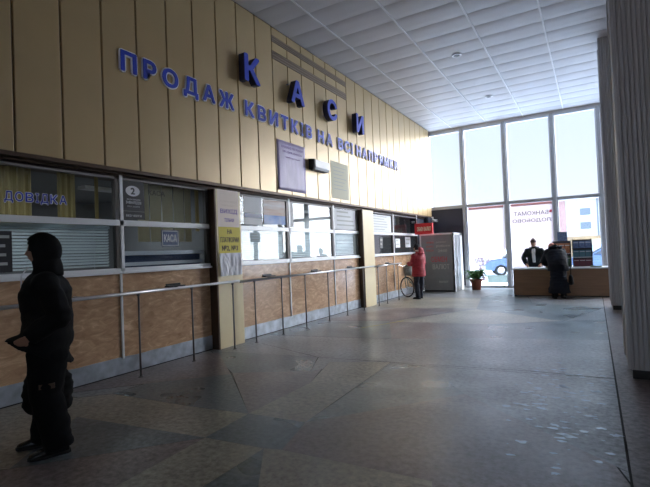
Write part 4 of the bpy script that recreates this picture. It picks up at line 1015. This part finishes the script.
def car(loc, rz, label):
    t = thing('car', label, 'car', loc, rz)
    prof = [(-2.15, .35), (-2.18, .62), (-2.05, .82), (-1.15, .95), (-.45, 1.36), (.75, 1.40), (1.55, 1.02), (2.05, .96), (2.15, .65), (2.10, .35), (1.72, .30), (1.62, .52), (1.36, .64), (1.10, .52), (1.0, .28), (-1.0, .28), (-1.10, .52), (-1.36, .64), (-1.62, .52), (-1.72, .30)]
    m = MB(); hw = .86
    a = [m.bm.verts.new((x, -hw * (1 if z < .98 else .80), z)) for x, z in prof]; b = [m.bm.verts.new((x, hw * (1 if z < .98 else .80), z)) for x, z in prof]; n = len(a)
    m.bm.faces.new(a); m.bm.faces.new(b[::-1]); [m.bm.faces.new((a[k], b[k], b[(k + 1) % n], a[(k + 1) % n])) for k in range(n)]; m.mi(M['carblue']); m.build('body', t)
    for s in (-1, 1):
        y = s * (hw * .86 + .005)
        for q in ([(-1.02, .98), (-.42, 1.30), (.10, 1.33), (.10, .98)], [(.16, .98), (.16, 1.33), (.70, 1.33), (1.32, 1.0)]):
            MB().prism([(x, (hw + .012) * (1 if z < .99 else .815) * s, z) for x, z in q], (0, .02 * s, 0), M['carglass']).build('side_window', t)
    MB().prism([(-1.14, -.70, .99), (-1.14, .70, .99), (-.50, .62, 1.355), (-.50, -.62, 1.355)], (-.02, 0, .02), M['carglass']).build('windscreen', t)
    MB().prism([(1.50, -.70, 1.07), (1.50, .70, 1.07), (.82, .62, 1.39), (.82, -.62, 1.39)], (.02, 0, .02), M['carglass']).build('rear_window', t)
    for x in (-1.36, 1.36):
        for s in (-1, 1):
            w = MB(); w.torus((x, s * .76, .31), .235, .085, M['tyre'], 'y', 28, 8); wo = w.build('wheel', t)
            MB().tube([(x, s * .72, .31), (x, s * .85, .31)], .19, M['chrome'], seg=20).build('hubcap', wo)
    for s in (-1, 1): MB().box(-2.20, -2.10, s * .60 - .16, s * .60 + .16, .66, .80, M['white_metal'], .02).build('headlight', t)
    m = MB(); m.prism([(-.42, -.60, 1.39), (-.42, .60, 1.39), (.78, .60, 1.42), (.78, -.60, 1.42)], (0, 0, .07), M['snow']); m.prism([(-2.0, -.7, .86), (-2.0, .7, .86), (-1.25, .7, .97), (-1.25, -.7, .97)], (0, 0, .07), M['snow']); m.build('snow_cover', t)
car((-3.4, 27.6, -.12), .30, 'blue snow-topped car parked outside behind the fern')
car((.9, 31, -.12), .05, 'blue snow-topped car parked outside behind the desk')

# block across the square
t = thing('apartment_building', 'pale block with small grey windows across the snowy square', 'building', (-4.3, 60, -.12))
MB().box(0, 22, 0, 12, 2.4, 6.6, M['facade']).build('wall', t)
MB().box(-.02, 1.6, -.12, 0.02, 0, 6.6, M['brick']).build('brick_pier', t)
MB().box(1.6, 22, -.03, 12, 0, 2.4, M['shopfront']).build('shopfront', t)
for x in (3.05, 6.4, 9.7, 13.0):
    for z in (3.2, 4.8):
        w = MB().box(x, x + 1.05, -.06, .02, z, z + .78, M['bwindow']).build('window', t); MB().box(x - .06, x + 1.11, -.12, -.0, z - .08, z - .02, M['white_metal']).build('window_sill', w)
m = MB().tube([(4.8, -.08, 2.4), (4.8, -.08, 6.6)], .06, M['bwindow'], seg=8).build('downpipe', t)
for x in (2.2, 4.0, 5.9, 7.8): 
    w = MB().box(x, x + 1.3, -.1, 0, .7, 2.0, M['creamprint']).build('shop_window', t); MB().box(x - .05, x, -.14, .0, .6, 2.1, M['bronze']).build('mullion', w)
MB().box(-.3, 22.3, -.3, 12.3, 6.6, 6.9, M['facade']).build('roof', t)
t = thing('market_stall', 'pale blue awning of a stall in the snow behind the magazine racks', 'stall', (-.6, 40, -.12))
MB().prism([(0, 0, .95), (0, 1.6, 1.45), (0, 1.6, 1.5), (0, 0, 1.0)], (5.2, 0, 0), M['blueawn']).build('awning', t)
MB().box(.1, 5.1, .5, 1.5, 0, .7, M['white_metal']).build('counter', t)
for x in (.1, 5.05): MB().box(x, x + .06, .1, .16, 0, 1.0, M['steel']).build('leg', t)
# bare shrub
t = thing('bare_shrub', 'leafless twiggy shrub outside above the fern', 'shrub', (-4.75, 23.2, -.12))
m = MB(); rb = random.Random(2)
def twig(p, d, L, r, k):
    q = p + d * L; m.tube([p, q], [r, r * .7], M['bark'], seg=4)
    if k:
        for _ in range(3): twig(q, (d + V((rb.uniform(-.6, .6), rb.uniform(-.6, .6), rb.uniform(-.1, .4)))).normalized(), L * .72, r * .6, k - 1)
for _ in range(6): twig(V((rb.uniform(-.1, .1), rb.uniform(-.1, .1), 0)), V((rb.uniform(-.4, .4), rb.uniform(-.4, .4), 1)).normalized(), .42, .02, 4)
m.build('twigs', t)

# ------------------------------------------------------------------ light
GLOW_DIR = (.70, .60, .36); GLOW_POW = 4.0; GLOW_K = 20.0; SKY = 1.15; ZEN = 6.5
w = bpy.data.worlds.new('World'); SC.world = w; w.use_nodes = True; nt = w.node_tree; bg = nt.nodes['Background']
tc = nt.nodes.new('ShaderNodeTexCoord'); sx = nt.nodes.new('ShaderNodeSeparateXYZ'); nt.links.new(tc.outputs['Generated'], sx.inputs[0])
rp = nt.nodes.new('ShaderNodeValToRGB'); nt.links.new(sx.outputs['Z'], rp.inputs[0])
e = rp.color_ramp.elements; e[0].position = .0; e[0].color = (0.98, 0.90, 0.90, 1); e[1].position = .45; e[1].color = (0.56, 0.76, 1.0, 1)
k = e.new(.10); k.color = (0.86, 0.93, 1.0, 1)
# hazy sky, with overhead brightness and a right-hand glow added to light the hall
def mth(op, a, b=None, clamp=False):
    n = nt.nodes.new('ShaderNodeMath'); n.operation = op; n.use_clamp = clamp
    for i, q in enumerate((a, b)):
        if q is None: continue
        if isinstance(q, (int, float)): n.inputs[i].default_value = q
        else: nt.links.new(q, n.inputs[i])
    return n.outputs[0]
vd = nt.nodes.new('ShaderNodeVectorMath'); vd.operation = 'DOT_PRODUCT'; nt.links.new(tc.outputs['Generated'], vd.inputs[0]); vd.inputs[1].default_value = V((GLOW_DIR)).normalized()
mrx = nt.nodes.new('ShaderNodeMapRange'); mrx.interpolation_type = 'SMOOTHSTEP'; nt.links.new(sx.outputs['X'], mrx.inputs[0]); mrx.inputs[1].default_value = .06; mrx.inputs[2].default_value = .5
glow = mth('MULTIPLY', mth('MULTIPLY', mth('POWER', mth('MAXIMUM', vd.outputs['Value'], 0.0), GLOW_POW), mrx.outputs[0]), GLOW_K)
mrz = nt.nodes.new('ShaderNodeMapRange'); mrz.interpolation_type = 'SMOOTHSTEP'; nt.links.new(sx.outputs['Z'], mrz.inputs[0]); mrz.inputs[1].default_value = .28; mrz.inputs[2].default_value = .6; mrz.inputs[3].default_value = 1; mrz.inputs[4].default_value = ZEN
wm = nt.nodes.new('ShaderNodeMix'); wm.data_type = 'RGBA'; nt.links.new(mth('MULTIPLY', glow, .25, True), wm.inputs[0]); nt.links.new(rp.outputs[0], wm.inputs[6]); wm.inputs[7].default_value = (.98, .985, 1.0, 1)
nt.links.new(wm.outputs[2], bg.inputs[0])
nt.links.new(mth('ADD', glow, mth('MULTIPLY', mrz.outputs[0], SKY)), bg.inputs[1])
# ceiling lamps burning inside the ticket offices; enquiry pair added to show its curtains
def tube_lamp(x, y, p, l):
    t = thing('office_lamp', l, 'ceiling light', (x, y, 2.735), 0, 'office ceiling lamps')
    MB().box(-.1, .1, -.6, .6, -.03, .02, M['white_metal']).build('lamp_body', t)
    la = bpy.data.lights.new('tube', 'AREA'); la.shape = 'RECTANGLE'; la.size = .15; la.size_y = 1.1; la.energy = p; la.color = (.92, .97, 1)
    o = bpy.data.objects.new('tube_light', la); C.objects.link(o); o.parent = t; o.location = (0, 0, -.05)
tube_lamp(-7.0, 8.0, 80, 'white strip lamp inside the middle ticket office, nearer the yellow notice')
tube_lamp(-7.0, 10.4, 80, 'white strip lamp inside the middle ticket office, nearer the second pilaster')
tube_lamp(-6.9, 2.4, 20, 'unseen strip lamp added to light the enquiry ticket office, nearer the camera')
tube_lamp(-6.9, 4.8, 12, 'unseen strip lamp added to light the enquiry ticket office, nearer the till sign')
tube_lamp(-7.2, 14.2, 30, 'white strip lamp inside the last ticket office')

# ------------------------------------------------------------------ camera
f = 454.0
Yc = V((594 - 325, 1.5, -f)).normalized(); Xc = -V((-442 - 325, -39.5, -f)); Xc = (Xc - Yc * Xc.dot(Yc)).normalized(); Zc = Xc.cross(Yc)
cam = bpy.data.cameras.new('camera'); cam.sensor_width = 36; cam.sensor_fit = 'HORIZONTAL'; cam.lens = f / 650 * 36; cam.clip_end = 500
co = bpy.data.objects.new('camera', cam); C.objects.link(co)
co.matrix_world = Matrix(((*Xc, 0), (*Yc, 0), (*Zc, 1.55), (0, 0, 0, 1)))
SC.camera = co
SC.view_settings.view_transform = 'Standard'; SC.view_settings.look = 'None'; SC.view_settings.gamma = 1; SC.view_settings.exposure = 0.1; SC.view_settings.use_curve_mapping = False
SC.cycles.use_denoising = True; SC.cycles.max_bounces = 10; SC.cycles.diffuse_bounces = 5; SC.cycles.transparent_max_bounces = 16
SC.cycles.sample_clamp_indirect = 3; SC.cycles.denoising_prefilter = 'ACCURATE'; SC.cycles.denoising_input_passes = 'RGB_ALBEDO_NORMAL'; SC.cycles.use_adaptive_sampling = False; SC.cycles.blur_glossy = 1.0
